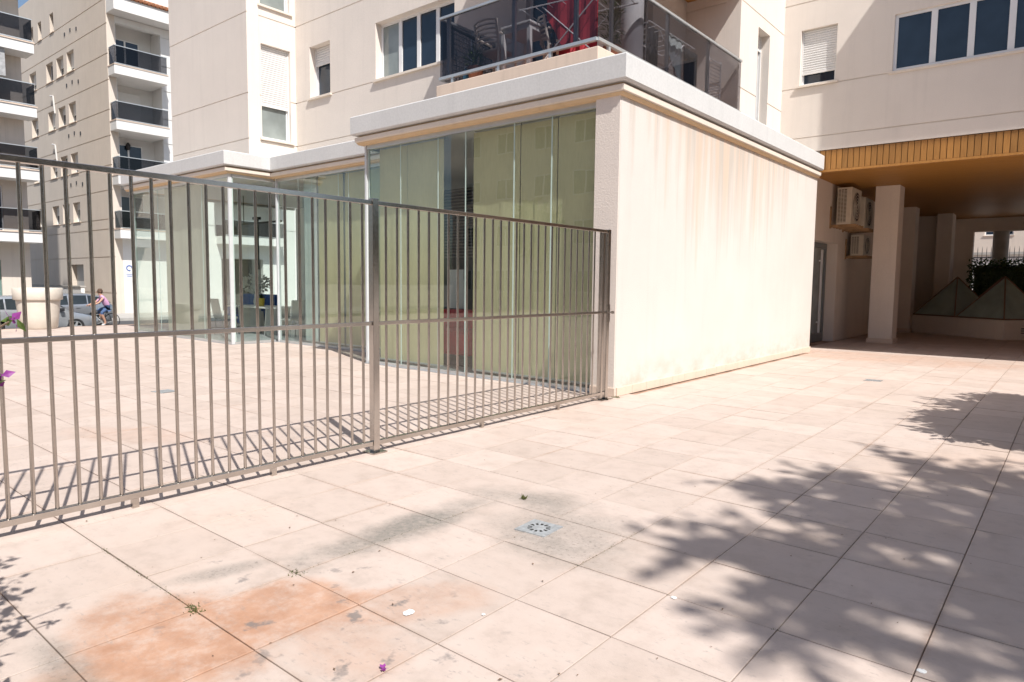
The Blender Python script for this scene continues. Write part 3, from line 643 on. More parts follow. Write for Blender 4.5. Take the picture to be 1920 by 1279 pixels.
# ------------------------------------------------------------------ air conditioners in the passage
def ac(y0, y1, z0, z1, x0, x1, label):
    t = thing('air_conditioner', label, 'air conditioner', ((x0 + x1) / 2, (y0 + y1) / 2, z0), 'air conditioners on the passage wall')
    cm = MATS.get('ac_cream') or plain('ac_cream', (.60, .54, .44), .5, var=.06)
    m = MB(); m.box(x0, x1, y0, y1, z0, z1); m.build('casing', cm, t, bevel=.012)
    n = 24
    for k in range(n):       # louvres on the end facing the plaza
        z = z0 + .06 + (z1 - z0 - .12) * k / n
        m = MB(); m.box(x0 + .03, x1 - .12, y0 - .008, y0 - .001, z, z + (z1 - z0 - .12) / n * .42); m.build('louvre', cm, t)
    m = MB(); m.box(x0 + .03, x1 - .12, y0 - .0009, y0 + .001, z0 + .05, z1 - .05); m.build('louvre_gap', M['room'], t)
    for u in (.33, .66):
        m = MB(); xx = x0 + .03 + (x1 - x0 - .15) * u; m.box(xx - .006, xx + .006, y0 - .012, y0 - .0085, z0 + .05, z1 - .05); m.build('louvre_bar', cm, t)
    cy, cz, r = (y0 + y1) / 2 + .03, (z0 + z1) / 2, min(y1 - y0, z1 - z0) * .40
    m = MB(); rings = []
    m.quad([(x1 + .002, cy + r * math.cos(a * math.pi / 14), cz + r * math.sin(a * math.pi / 14)) for a in range(28)]); f = m.build('fan_opening', M['room'], t)
    for q in range(1, 6):
        m = MB(); rr_ = r * q / 5; m.tube([(x1 + .018, cy + rr_ * math.cos(a * math.pi / 14), cz + rr_ * math.sin(a * math.pi / 14)) for a in range(29)], .006, 5); m.build('guard_ring', cm, f)
    m = MB()
    for a in range(3):
        an = a * 2 * math.pi / 3 + .4; p = [(x1 + .006, cy, cz), (x1 + .012, cy + r * .85 * math.cos(an), cz + r * .85 * math.sin(an)), (x1 + .006, cy + r * .85 * math.cos(an + .7), cz + r * .85 * math.sin(an + .7))]; m.quad(p)
    m.build('fan', plain('fan_grey', (.30, .28, .25), .6), f)
    wm = MATS.get('bracket_wood') or plain('bracket_wood', (.36, .22, .11), .7, var=.25)
    for yy in (y0 + .08, y0 + .3, (y0 + y1) / 2 + .1, y1 - .1):
        m = MB(); m.box(PW + .002, x1 + .10, yy - .025, yy + .025, z0 - .07, z0 - .002); m.build('bracket', wm, t)
    m = MB(); m.box(PW + .002, PW + .03, y0 - .06, y0 - .0, z0 - .1, z0 + .45); m.build('bracket', wm, t)
ac(11.0, 11.95, 3.02, 3.93, -.28, .06, 'large cream air conditioner on the passage wall nearest the plaza')
ac(12.2, 13.1, 3.00, 3.80, -.26, .10, 'cream air conditioner half hidden behind the front column')
ac(12.6, 13.4, 2.30, 2.85, -.30, .02, 'lower cream air conditioner below the other two')
m = MB(); m.box(.001 + PW, PW + .03, 9.02, 9.12, 3.55, 3.78); tag(m.build('wall_vent', plain('vent_brown', (.10, .05, .03), .7)), 'small dark vent on the passage wall above the door', 'vent')

# ------------------------------------------------------------------ pyramid skylights
dv = Vector((2.59, -2.12, 0)).normalized(); ev = Vector((-dv.y, dv.x, 0)); o0 = Vector((.36, 18.09, 0))
pb = thing('skylight_kerb', 'low beige stucco wall carrying the glass pyramids in the passage', 'low wall', tuple(o0 + (dv + ev) * 1.7))
def poly(a, b_, z): return [tuple((o0 + dv * s_ + ev * t_)[:2]) for s_, t_ in ((a, a), (b_, a), (b_, b_), (a, b_))]
m = MB(); m.prism(poly(0, 3.38, 0), .001, .56); m.build('kerb', M['stucco_pass'], pb, bevel=.01)
m = MB()
for k in range(3):
    c = o0 + dv * 3.383 + ev * (.75) + Z * (.20 + k * .06); m.obox(c, ev, dv, Z, .16, .002, .014)
m.build('vent_slots', M['black'], pb)
sg = thin_glass('glass_sky', (.40, .52, .48), 1.0, .25, .25)
rb = plain('rib_bronze', (.22, .14, .09), .5, .3)
tex = ('nearest the left column of the passage', 'at the front corner of the low wall', 'behind the left pyramid', 'furthest right behind the front pyramid')
for k, (a, b_) in enumerate(((.03, .03), (1.72, .03), (.03, 1.72), (1.72, 1.72))):
    t = thing('pyramid_skylight', 'green glass pyramid skylight ' + tex[k], 'skylight', tuple(o0 + dv * (a + .82) + ev * (b_ + .82) + Z * .56), 'glass pyramids in the passage')
    S = 1.63; cs = [o0 + dv * (a + s_ * S) + ev * (b_ + t_ * S) + Z * .585 for s_, t_ in ((0, 0), (1, 0), (1, 1), (0, 1))]; ap = o0 + dv * (a + S / 2) + ev * (b_ + S / 2) + Z * 1.79
    for i in range(4):
        q = MB(); q.quad([cs[i], cs[(i + 1) % 4], ap]); q.build('glass_pane', pane_mat('pane_sky', (.36, .46, .42), .4) if 'pane_sky' not in MATS else MATS['pane_sky'], t)
        q = MB(); q.tube([cs[i], ap + Z * .012], .022, 6); q.build('rib', rb, t)
        q = MB(); q.tube([cs[i], cs[(i + 1) % 4]], .022, 6); q.build('base_rib', rb, t)

# ------------------------------------------------------------------ foliage
def leaf_mat(name, lo, hi, trans=.25):
    m, nt, b = newmat(name); p = pos(nt); n = noise(nt, p, 9, 3)
    c = ramp(nt, n, [(.3, lo), (.7, hi)]); nt.links.new(c, b.inputs['Base Color']); b.inputs['Roughness'].default_value = .5
    tr = nd(nt, 'ShaderNodeBsdfTranslucent'); nt.links.new(c, tr.inputs[0]); mx = nd(nt, 'ShaderNodeMixShader'); mx.inputs[0].default_value = trans
    nt.links.new(b.outputs[0], mx.inputs[1]); nt.links.new(tr.outputs[0], mx.inputs[2]); nt.links.new(mx.outputs[0], nt.nodes['Material Output'].inputs[0]); return m
M['leaf'] = leaf_mat('leaf_green', (.035, .07, .018), (.08, .13, .035)); M['leaf_b'] = leaf_mat('leaf_bright', (.07, .13, .03), (.13, .20, .05))
M['petal'] = leaf_mat('petal_purple', (.22, .03, .24), (.42, .08, .40), .35); M['bark'] = plain('bark', (.16, .11, .075), .9, var=.3, scale=20, bmp=.6)
def leaf(mb, c, d, up, L, W, mi=0):
    d = d.normalized(); s_ = d.cross(up); s_ = s_.normalized() if s_.length > 1e-4 else d.orthogonal().normalized(); n = s_.cross(d)
    a = c; b1 = c + d * L * .45 + s_ * W / 2 + n * L * .05; b2 = c + d * L * .45 - s_ * W / 2 + n * L * .05; e_ = c + d * L - n * L * .08; md = c + d * L * .5
    mb.quad([a, b1, md], mi); mb.quad([a, md, b2], mi); mb.quad([b1, e_, md], mi); mb.quad([b2, md, e_], mi)
def rv(r=random): 
    while True:
        v = Vector((r.uniform(-1, 1), r.uniform(-1, 1), r.uniform(-1, 1)))
        if .01 < v.length < 1: return v
def tree(name, label, base, h, clumps, nl, L, W, trunk_r=.12, seed=1, crown_mat=None, cat='tree', droop=.3):
    """clumps: list of (centre, radius); limbs run to each clump"""
    r = random.Random(seed); t = thing(name, label, cat, base); b0 = Vector(base); top = Vector((b0.x, b0.y, b0.z + h * .55))
    cx = sum((Vector(c) for c, _ in clumps), Vector()) / len(clumps)
    fork = Vector((b0.x * .6 + cx.x * .4, b0.y * .6 + cx.y * .4, b0.z + h * .5))
    m = MB(); m.tube([b0, b0.lerp(fork, .35) + Vector((.05, -.04, 0)), b0.lerp(fork, .7) + Vector((-.04, .05, 0)), fork], [trunk_r * 1.25, trunk_r, trunk_r * .9, trunk_r * .8], 10); m.build('trunk', M['bark'], t, smooth=True)
    m = MB()
    for c, rad in clumps:
        c = Vector(c); md = fork.lerp(c, .5) + rv(r) * .2 + Z * .15; m.tube([fork, md, c], [trunk_r * .6, trunk_r * .35, trunk_r * .12], 6)
        for q in range(5): e_ = c + rv(r) * rad * .8; m.tube([fork.lerp(c, .75), (c + e_) / 2, e_], [trunk_r * .2, trunk_r * .1, .006], 4)
    m.build('limbs', M['bark'], t)
    m = MB(); tot = sum(rad ** 2 for _, rad in clumps)
    for c, rad in clumps:
        c = Vector(c)
        for q in range(max(2, int(nl * rad ** 2 / tot / 9))):        # twigs, nine leaves along each
            d = rv(r); p = c + Vector((d.x, d.y, d.z * .8)) * rad * (.35 + .65 * r.random()); tw = (d.normalized() + rv(r) * .7 - Z * droop * .5).normalized()
            for w in range(9): leaf(m, p + tw * (w - 4) * L * .33 + rv(r) * L * .15, (tw + rv(r) * .9 - Z * droop), rv(r), L * r.uniform(.6, 1.3), W * r.uniform(.6, 1.25))
    o = m.build('crown', crown_mat or M['leaf'], t); return t

# ------------------------------------------------------------------ things inside the glass rooms
wh = plain('white_lacquer', (.76, .76, .74), .35, var=.03)
t = thing('dining_table', 'white table with splayed slab legs behind the corner glass', 'table', (-12.4, 2.3, .012))
m = MB(); m.box(-13.6, -11.3, 1.9, 2.8, .72, .76); m.build('table_top', wh, t, bevel=.008)
for x, s_ in ((-13.1, -1), (-11.8, 1)):
    m = MB(); m.prism([(0, 0)] * 0 or [(x - .03, 2.0), (x + .03, 2.0), (x + .03, 2.7), (x - .03, 2.7)], .013, .719); m.v = [(vx + s_ * .16 * (vz - .4), vy, vz) for vx, vy, vz in m.v]; m.build('leg', wh, t)
def inside_chair(x, y, rz, label):
    t = thing('dining_chair', label, 'chair', (x, y, .012), 'white chairs round the indoor table'); t.rotation_euler.z = rz
    m = MB(); m.box(-.22, .22, -.22, .22, .42, .48); m.build('seat', wh, t, loc=(0, 0, 0), bevel=.015)
    m = MB(); m.box(-.21, .21, .20, .24, .46, .95); m.v = [(a, b_ + (c - .46) * .18, c) for a, b_, c in m.v]; m.build('backrest', wh, t, loc=(0, 0, 0), bevel=.012)
    for a in (-1, 1):
        for b_ in (-1, 1): m = MB(); m.tube([(a * .18, b_ * .18, .42), (a * .21, b_ * .21, 0)], .014, 6); m.build('leg', M['alu'], t, loc=(0, 0, 0))
inside_chair(-11.0, 2.3, -math.pi / 2, 'white chair at the end of the indoor table by the recess')
inside_chair(-12.9, 1.5, math.pi, 'white chair between the indoor table and the corner glass')
t = thing('blue_sofa', 'blue sofa with rounded back behind the white indoor table', 'sofa', (-14, 2.9, .012)); bl = plain('blue_cloth', (.03, .11, .36), .8, var=.12)
m = MB(); m.box(-14.95, -13.1, 2.6, 3.25, .18, .46); m.build('seat', bl, t, bevel=.05)
m = MB(); m.box(-14.95, -13.1, 3.05, 3.3, .40, 1.05); m.build('backrest', bl, t, bevel=.08)
for x in (-14.95, -13.25): m = MB(); m.box(x, x + .15, 2.6, 3.2, .18, .68); m.build('armrest', bl, t, bevel=.05)
for x in (-14.85, -13.2):
    for y_ in (2.7, 3.15): m = MB(); m.tube([(x, y_, .012), (x, y_, .19)], .02, 6); m.build('leg', M['alu'], t)
t = thing('vase_of_flowers', 'bunch of white flowers in a glass vase on the indoor table', 'vase', (-12.75, 2.3, .761))
m = MB(); m.lathe([(0, 0), (.06, 0), (.075, .12), (.05, .25), (.062, .33)], 16, (-12.75, 2.3, .761)); m.build('vase', wh, t, smooth=True)
m = MB(); r = random.Random(5)
for k in range(260):
    d = rv(r); c = Vector((-12.75, 2.3, 1.36)) + Vector((d.x * .36, d.y * .36, d.z * .22)); leaf(m, c, d, rv(r), .10, .07)
m.build('blossoms', leaf_mat('petal_white', (.60, .60, .56), (.78, .78, .74)), t)
m = MB()
for k in range(9): d = rv(r); m.tube([(-12.75, 2.3, 1.02), (-12.75 + d.x * .3, 2.3 + d.y * .3, 1.35)], .005, 4)
m.build('stems', M['leaf'], t)
t = thing('yellow_pot', 'small yellow pot with green plant on the indoor table', 'pot', (-12.25, 2.15, .761))
m = MB(); m.lathe([(0, 0), (.08, 0), (.105, .22), (.095, .22), (.08, .03), (0, .03)], 18, (-12.25, 2.15, .761)); m.build('pot', plain('yellow_glaze', (.62, .48, .05), .35), t, smooth=True)
m = MB()
for k in range(40): d = rv(r); leaf(m, Vector((-12.25, 2.15, .97)), Vector((d.x, d.y, abs(d.z) + .2)), Z, .16, .05)
m.build('leaves', M['leaf'], t)
t = thing('hanging_lamp', 'black track lamp with drop pole hanging behind the corner glass', 'lamp', (-12.6, 2.4, 2.0))
m = MB(); m.box(-13.6, -11.6, 2.38, 2.42, 2.98, 3.03); m.build('track', M['black'], t)
m = MB(); m.box(-12.86, -12.79, 2.36, 2.44, 1.75, 3.10); m.build('drop_pole', M['black'], t)
m = MB(); m.box(-12.95, -12.7, 2.34, 2.46, 3.10, 3.17); m.build('head', M['black'], t)
for x in (-13.5, -11.7): m = MB(); m.tube([(x, 2.4, 3.03), (x, 2.4, 3.79)], .012, 6); m.build('rod', M['black'], t)
t = thing('red_armchair', 'red armchair standing behind the gap in the pavilion blinds', 'armchair', (-4.05, 1.25, .012)); rd = plain('red_cloth', (.66, .03, .04), .75, var=.15)
m = MB(); m.box(-4.75, -3.35, .8, 1.6, .20, .62); m.build('seat', rd, t, bevel=.05)
m = MB(); m.box(-4.75, -3.35, 1.5, 1.7, .55, .95); m.build('backrest', rd, t, bevel=.05)
m = MB(); m.box(-4.7, -3.4, .82, 1.65, .013, .20); m.build('base', M['black'], t)
dk = plain('dark_interior', (.035, .04, .038), .3)
t = thing('dark_gap_panel', 'dark slatted panel standing in for the dark pavilion interior', 'backdrop', (-5.8, 3.2, .012))  # dark slatted panel stands in for the dark interior with louvre lines
m = MB(); m.box(-7.4, -4.2, 3.3, 3.4, .013, 3.5); m.build('back', dk, t)
for k in range(22): m = MB(); m.box(-7.4, -4.2, 3.2, 3.29, 2.0 + k * .068, 2.03 + k * .068); m.build('slat', plain('slat_grey', (.16, .15, .14), .6) if 'slat_grey' not in MATS else MATS['slat_grey'], t)
t = thing('white_ladder', 'pale leaning board inside the pavilion above the red armchair', 'board', (-4.5, 1.9, 1.0))
m = MB(); m.box(-4.75, -4.35, 1.75, 1.80, .96, 1.7); m.v = [(a - (c - .96) * .25, b_ + (c - .96) * .2, c) for a, b_, c in m.v]; m.build('board', wh, t)

# ------------------------------------------------------------------ things on the balcony
FL = 4.729
pla = plain('chair_plastic', (.70, .64, .56), .45, var=.05)
def patio_chair(x, y, rz, label):
    t = thing('plastic_chair', label, 'chair', (x, y, FL), 'plastic chairs on the balcony'); t.rotation_euler.z = rz
    m = MB(); m.box(-.22, .22, -.22, .2, .41, .45); m.build('seat', pla, t, loc=(0, 0, 0), bevel=.018)
    for a in (-1, 1):
        m = MB(); m.tube([(a * .22, .2, .0), (a * .22, .19, .45), (a * .225, .27, .86)], .022, 8); m.build('back_post', pla, t, loc=(0, 0, 0))
        m = MB(); m.tube([(a * .24, -.22, 0), (a * .23, -.2, .43), (a * .25, -.16, .64), (a * .25, .2, .66)], .02, 8); m.build('arm', pla, t, loc=(0, 0, 0))
    for k in range(6):
        z = .52 + k * .065; m = MB(); m.tube([(-.22, .21 + (z - .45) * .17, z), (-.1, .26 + (z - .45) * .17, z + .012), (.1, .26 + (z - .45) * .17, z + .012), (.22, .21 + (z - .45) * .17, z)], .016, 6); m.build('slat', pla, t, loc=(0, 0, 0))
patio_chair(-2.98, 1.02, math.pi * 1.0, 'cream plastic chair with slatted back, left of the balcony table')
patio_chair(-2.05, 1.45, math.pi * .75, 'cream plastic chair with slatted back, right of the balcony table')
t = thing('balcony_table', 'white square plastic table on the balcony', 'table', (-2.45, 1.15, FL)); 
m = MB(); m.box(-2.75, -2.15, .85, 1.45, FL + .70, FL + .74); m.build('table_top', wh, t, bevel=.01)
m = MB(); m.box(-2.72, -2.18, .88, 1.42, FL + .63, FL + .699); m.build('apron', wh, t)
for x in (-2.71, -2.19):
    for y_ in (.89, 1.41): m = MB(); m.box(x - .03, x + .03, y_ - .03, y_ + .03, FL, FL + .629); m.build('leg', wh, t)
def cloth(pts_top, drop, mat, name, label, fold=.02, seed=1, cat='laundry'):
    a, b_ = Vector(pts_top[0]), Vector(pts_top[1]); r = random.Random(seed); m = MB(); n = 14; rows = 8; s_ = (b_ - a).cross(Z).normalized(); P_ = []
    for i in range(n + 1):
        f = i / n; d = drop(f); P_.append([a.lerp(b_, f) - Z * d * j / rows + s_ * fold * math.sin(f * 17 + seed) * (.3 + j / rows) for j in range(rows + 1)])
    for sgn in (0, .006):
        for i in range(n):
            for j in range(rows): m.quad([p + s_ * sgn for p in (P_[i][j], P_[i + 1][j], P_[i + 1][j + 1], P_[i][j + 1])])
    o = m.build(name, mat, smooth=True); return tag(o, label, cat, 'laundry drying on the balcony')
def rack(x, y, rz, label):
    t = thing('drying_rack', label, 'drying rack', (x, y, FL), 'drying racks on the balcony'); t.rotation_euler.z = rz
    for s_ in (-1, 1):
        m = MB(); m.tube([(-.55, s_ * .3, 0), (.45, s_ * .3, .92)], .011, 6); m.tube([(.55, s_ * .3, 0), (-.45, s_ * .3, .92)], .011, 6); m.build('leg_frame', M['frame_white'], t, loc=(0, 0, 0))
    for k in range(8): m = MB(); xx = -.8 + k * 1.6 / 7; m.tube([(xx, -.32, .94), (xx, .32, .94)], .006, 5); m.build('rod', M['frame_white'], t, loc=(0, 0, 0))
    for s_ in (-1, 1): m = MB(); m.tube([(-.85, s_ * .32, .94), (.85, s_ * .32, .94)], .01, 6); m.build('side_rail', M['frame_white'], t, loc=(0, 0, 0))
rack(-1.62, 1.35, .15, 'white drying rack with red sheet at the balcony corner')
rack(-1.35, 3.35, math.pi / 2, 'white drying rack with dark clothes on the long side of the balcony')
redm = plain('red_sheet', (.46, .035, .05), .85, var=.15, scale=3); dkm = plain('dark_clothes', (.03, .03, .038), .9, var=.3); wtm = plain('pale_clothes', (.52, .58, .56), .9, var=.08)
cloth([(-2.02, 1.12, FL + 1.28), (-1.35, 1.18, FL + 1.22)], lambda f: .95 - 1.1 * abs(f - .42) if abs(f - .42) < .42 else .5, redm, 'red_sheet', 'red sheet hanging in points over the front of the corner rack', seed=2)
cloth([(-1.95, 1.32, FL + 1.0), (-1.25, 1.36, FL + 1.0)], lambda f: .78, redm, 'red_sheet', 'dark red sheet hanging behind the pointed red one', seed=4)
cloth([(-2.15, 1.5, FL + 1.05), (-1.95, 1.2, FL + 1.05)], lambda f: .8 + .1 * math.sin(f * 9), dkm, 'black_garment', 'black garment hanging left of the red sheets', seed=3)
cloth([(-1.2, 2.75, FL + 1.0), (-1.2, 3.15, FL + 1.0)], lambda f: .85 + .06 * math.sin(f * 11), dkm, 'black_garment', 'black garment beside the round column on the balcony', seed=6)
cloth([(-1.05, 3.2, FL + .95), (-1.05, 3.75, FL + .95)], lambda f: .35 + .45 * f, wtm, 'white_towel', 'pale towel hanging on the long side rack', seed=7)
cloth([(-1.05, 3.78, FL + .88), (-1.05, 4.35, FL + .88)], lambda f: .82 - .1 * f, dkm, 'dark_trousers', 'dark trousers hanging at the end of the long side rack', seed=8)
t = thing('folded_rack', 'white folded clothes rack leaning on the balcony wall', 'drying rack', (-1.0, 5.1, FL))
for k in range(2): m = MB(); m.tube([(-1.0 + k * .03, 4.75 + k * .45, FL), (-1.0 + k * .03, 4.75 + k * .45, FL + .95)], .014, 6); m.build('side_rail', M['frame_white'], t)
for k in range(14): m = MB(); z = FL + .06 + k * .066; m.tube([(-1.0, 4.75, z), (-.97, 5.2, z)], .006, 5); m.build('rod', M['frame_white'], t)
t = thing('screen_mesh', 'dark mesh screen on the left end of the balcony', 'screen', (-3.75, 1.3, FL))
m = MB(); 
for k in range(16): m.tube([(-3.7, .75 + k * .08, FL + .05), (-3.7, .75 + k * .08, FL + .9 - k * .006)], .006, 4)
for k in range(10): m.tube([(-3.7, .75, FL + .08 + k * .085), (-3.7, 1.95, FL + .07 + k * .08)], .006, 4)
m.build('wires', M['black'], t)
m = MB(); m.tube([(-3.7, .72, FL + .93), (-3.7, 1.98, FL + .84)], .03, 8); m.build('top_roll', M['black'], t)
t = thing('spray_bottle', 'small light blue bottle standing at the left end of the balcony', 'bottle', (-3.45, .80, FL))
m = MB(); m.lathe([(0, 0), (.045, 0), (.048, .14), (.02, .19), (.018, .23), (0, .23)], 14, (-3.45, .80, FL)); m.build('bottle', plain('bottle_blue', (.12, .38, .62), .3), t, smooth=True)
m = MB(); m.box(-3.48, -3.41, .785, .815, FL + .231, FL + .27); m.build('nozzle', wh, t)
def potted(x, y, h, label):
    t = thing('potted_plant', label, 'plant', (x, y, FL), 'potted plants on the balcony'); r = random.Random(int(x * 100))
    m = MB(); m.lathe([(0, 0), (.1, 0), (.135, .22), (.12, .22), (.1, .04), (0, .04)], 18, (x, y, FL)); m.build('pot', plain('terracotta', (.40, .16, .09), .8) if 'terracotta' not in MATS else MATS['terracotta'], t, smooth=True)
    m = MB()
    for k in range(120): d = rv(r); leaf(m, Vector((x, y, FL + .25 + h * r.random())) + d * .12, Vector((d.x, d.y, d.z + .4)), Z, .13, .035)
    m.build('leaves', M['leaf'], t)
    m = MB(); m.tube([(x, y, FL + .05), (x, y, FL + .2 + h)], .008, 5); m.build('stem', M['bark'], t)
potted(-1.0, 1.35, .55, 'tall potted plant between the red sheet and the round column')
potted(-3.25, .82, .12, 'low potted plant beside the blue bottle on the balcony')

# ------------------------------------------------------------------ behind the passage
hd = thing('dark_hedge', 'dark clipped hedge behind the glass pyramids', 'hedge', (2.9, 22.2, 0)); r = random.Random(9); m = MB()
for k in range(9000):
    c = Vector((r.uniform(1.45, 4.2), r.uniform(21.6, 22.8), r.uniform(.1, 2.42 + .1 * math.sin(k)))); leaf(m, c, rv(r), rv(r), .12, .06)
m.build('foliage', M['leaf'], hd)
m = MB(); m.box(1.6, 4.1, 21.75, 22.65, .15, 2.25); m.build('inner_growth', M['leaf'], hd, bevel=.2)
m = MB()
for k in range(14): m.tube([(2.2 + k * .25, 22.1, 0), (2.2 + k * .25 + r.uniform(-.1, .1), 22.1, 1.4)], .015, 5)
m.build('stems', M['bark'], hd)
hb = thing('flowering_bush', 'bright green bush in sun at the far end of the passage', 'bush', (5.0, 26.2, 0)); m = MB()
for k in range(3500):
    d = rv(r); c = Vector((4.6 + d.x * 1.9, 26 + d.y * .9, 1.2 + d.z * 1.15)); leaf(m, c, d, rv(r), .13, .07)
m.build('foliage', M['leaf_b'], hb)
m = MB(); m.tube([(5.0, 26.2, 0), (4.8, 26.1, 1.2)], .05, 6); m.build('stem', M['bark'], hb)
t = thing('boundary_wall', 'cream boundary wall seen in sun beyond the passage', 'wall', (4, 31, -.012)); m = MB(); m.box(-6, 13, 31, 31.3, -.012, 3.0); m.build('wall', M['white_wall'], t)
m = MB(); m.box(-6, 13, 30.9, 31.35, 3.002, 3.12); m.build('coping', M['concrete'], t)
t = thing('black_railing', 'black metal railing with spikes beyond the passage', 'fence', (2.6, 28, -.012))
for k in range(30): m = MB(); x = .6 + k * .16; m.tube([(x, 28, -.01), (x, 28, 3.1), (x, 28, 3.25)], [.012, .012, .001], 5); m.build('bar', M['black'], t)
for z in (.3, 2.75): m = MB(); m.box(.5, 5.4, 27.98, 28.02, z, z + .04); m.build('rail', M['black'], t)
fb = thing('far_house', 'sunlit cream house far beyond the passage', 'house', (4, 44, -.72))
wall('wall', frontplane(42), -8, 16, -.72, 9, M['stucco_far'], fb, holes=[(k * 3.0 - 6, k * 3.0 - 4.6, z, z + 1.4) for k in range(7) for z in (1.5, 4.6)])
for k in range(7):
    for z in (1.5, 4.6): window(frontplane(42), fb, k * 3.0 - 6, k * 3.0 - 4.6, z, z + 1.4, panes=2)
m = MB(); m.box(-7.9, 15.9, 42.4, 50, -.7, 9.2); m.build('body', M['stucco_far'], fb)

# ------------------------------------------------------------------ background: far apartment block with loggias
b1 = thing('far_apartment_block', 'cream apartment block with side balconies and orange tiled eave beyond the street', 'building', (-47, 14, -.72))
XF, YF = -39.3, 8.5
pl = frontplane(YF); cols = [(-53.2, -51.8), (-49.7, -48.4), (-47.7, -46.4), (-45.8, -44.55)]
holes = []
sills = [5.05, 8.15, 11.3, 14.45]
for zf in sills:
    for a, b_ in cols: holes.append((a, b_, zf, zf + 1.25))
slits = [(-52.8, -52.0), (-51.0, -50.3), (-48.6, -47.9)]
for a, b_ in slits: holes.append((a, b_, 17.5, 18.7))
gar = (-46.6, -44.4, -.5, 2.35); holes.append(gar)
wall('wall', pl, -60, XF, -.72, 20.6, M['stucco_far'], b1, holes=holes, grooves=[2.75, .6, 4.4] + [s_ + d for s_ in sills for d in (-.06, 1.62)] + [17.45], thick=.45, gw=.06, gd=.04)
for i, zf in enumerate(sills):
    for j, (a, b_) in enumerate(cols):
        window(pl, b1, a, b_, zf, zf + 1.25, panes=2, shutter=[.0, .45, .7, .3, .55][(i * 3 + j) % 5], recess=.28, sillmat=M['peach'], mat=M['pane_curtain'] if (i + j) % 3 == 0 else M['pane'])
for a, b_ in slits: window(pl, b1, a, b_, 17.5, 18.7, recess=.28, sillmat=M['peach'])
m = MB(); pl.box(m, gar[0], gar[1], gar[2], gar[3], .30, .40); m.build('garage_door', plain('garage_grey', (.50, .49, .47), .6), b1)
for zf in sills:
    for dx, dz in ((.5, 2.3), (2.3, 2.35), (4.2, 2.2)):
        m = MB(); x = -46.3 + dx * .55; pl.box(m, x, x + .13, zf + dz, zf + dz + .22, -.03, .0005); m.build('vent', M['black'], b1)
for zf in (8.15, 11.3, ):
    m = MB(); m.tube([(-48.2, YF - .05, zf + 1.0), (-48.2, YF - .12, zf + 2.1), (-48.75, YF - .12, zf + 2.2)], .05, 6); m.build('flue_pipe', M['shutter'], b1)
pl = sideplane(XF); fl = [1.2, 4.32, 7.42, 10.52, 13.62]
wall('side_wall', pl, 8.5 + .452, 26, -.72, 16.6, M['white_wall'], b1, holes=[(8.98, 11.5, z - .02, z + 2.62) for z in fl[1:]] + [(14.6, 19.4, z - .02, z + 2.62) for z in fl[1:]] + [(15.0, 18.0, -.6, 2.9)], grooves=[s_ + d for s_ in sills for d in (-.06, 1.62)], thick=.3, gw=.06, gd=.04)
m = MB(); m.box(-60, -40.9, 9.0, 26, -.7, 20.5); m.box(-40.89, -39.65, 11.6, 14.5, -.7, 16.5); m.box(-40.89, -39.65, 19.5, 26, -.7, 16.5); m.build('body', M['white_wall'], b1)
for z in fl[1:]:
    m = MB(); m.prism([(XF + .9, 8.52), (XF + .9, 11.5), (-40.88, 11.5), (-40.88, 8.98), (XF + .001, 8.98), (XF + .001, 8.52)], z - .50, z); m.build('balcony_slab', M['white_wall'], b1)
    m = MB(); m.box(XF + .0, XF + .93, 8.50, 11.53, z + .002, z + .05); m.build('slab_edge', M['peach'], b1)
    rl = MB(); rl.box(XF + .86, XF + .88, 8.58, 11.45, z + .12, z + 1.05); rl.box(XF + .05, XF + .86, 8.57, 8.59, z + .12, z + 1.05); rl_o = rl.build('railing_glass', M['glass_dark'], b1)
    m = MB(); m.box(XF + .84, XF + .90, 8.55, 11.47, z + 1.051, z + 1.09); m.box(XF + .05, XF + .84, 8.55, 8.61, z + 1.051, z + 1.09); m.box(XF + .84, XF + .90, 8.55, 11.47, z + .08, z + .118); m.build('handrail', M['alu'], rl_o)
    pw = sideplane(-40.88); window(pw, b1, 9.25, 10.85, z + .05, z + 2.2, panes=2, recess=-.07, sill=0, shutter=1.0 if abs(z - 10.52) < .1 else 0, name='balcony_door')
for z in fl[1:]:
    m = MB(); m.box(-40.88, XF + .9, 14.7, 19.3, z - .5, z); m.build('balcony_slab', M['white_wall'], b1)
    rl = MB(); rl.box(XF + .86, XF + .88, 14.75, 19.25, z + .10, z + 1.05); rl_o = rl.build('railing_glass', M['glass_dark'], b1)
    m = MB(); m.box(XF + .84, XF + .90, 14.72, 19.28, z + 1.051, z + 1.09); m.box(XF + .84, XF + .90, 14.72, 19.28, z + .06, z + .098); m.build('handrail', M['alu'], rl_o)
    window(sideplane(-40.88), b1, 15.4, 17.0, z + .05, z + 2.2, panes=2, recess=-.07, sill=0, shutter=.6, name='balcony_door')
m = MB(); m.box(-40.88, -40.8, 15.0, 18.0, -.6, 2.9); m.build('porch_shade', M['room'], b1)  # dark sheet puts the shade of the ground floor opening into colour
m = MB(); m.lathe([(0, 0), (.12, .05), (.14, .3), (.05, .45), (0, .45)], 8, (-40.7, 10.0, 9.3)); m.build('wall_lamp', M['black'], b1)
m = MB(); m.prism([(XF + 1.1, 8.52), (XF + 1.1, 26), (-41.5, 26), (-41.5, 8.98), (XF - .001, 8.98), (XF - .001, 8.52)], 16.62, 17.35); ev_ = m.build('eave', M['white_wall'], b1)
tl = plain('roof_tile', (.42, .19, .10), .8, var=.25, scale=8)
for k in range(74):
    y_ = 8.55 + k * .235; m = MB(); m.tube([(XF + 1.2, y_, 17.42), (XF - 2.2, y_, 18.7)], .115, 8); m.build('roof_tile', tl, b1)
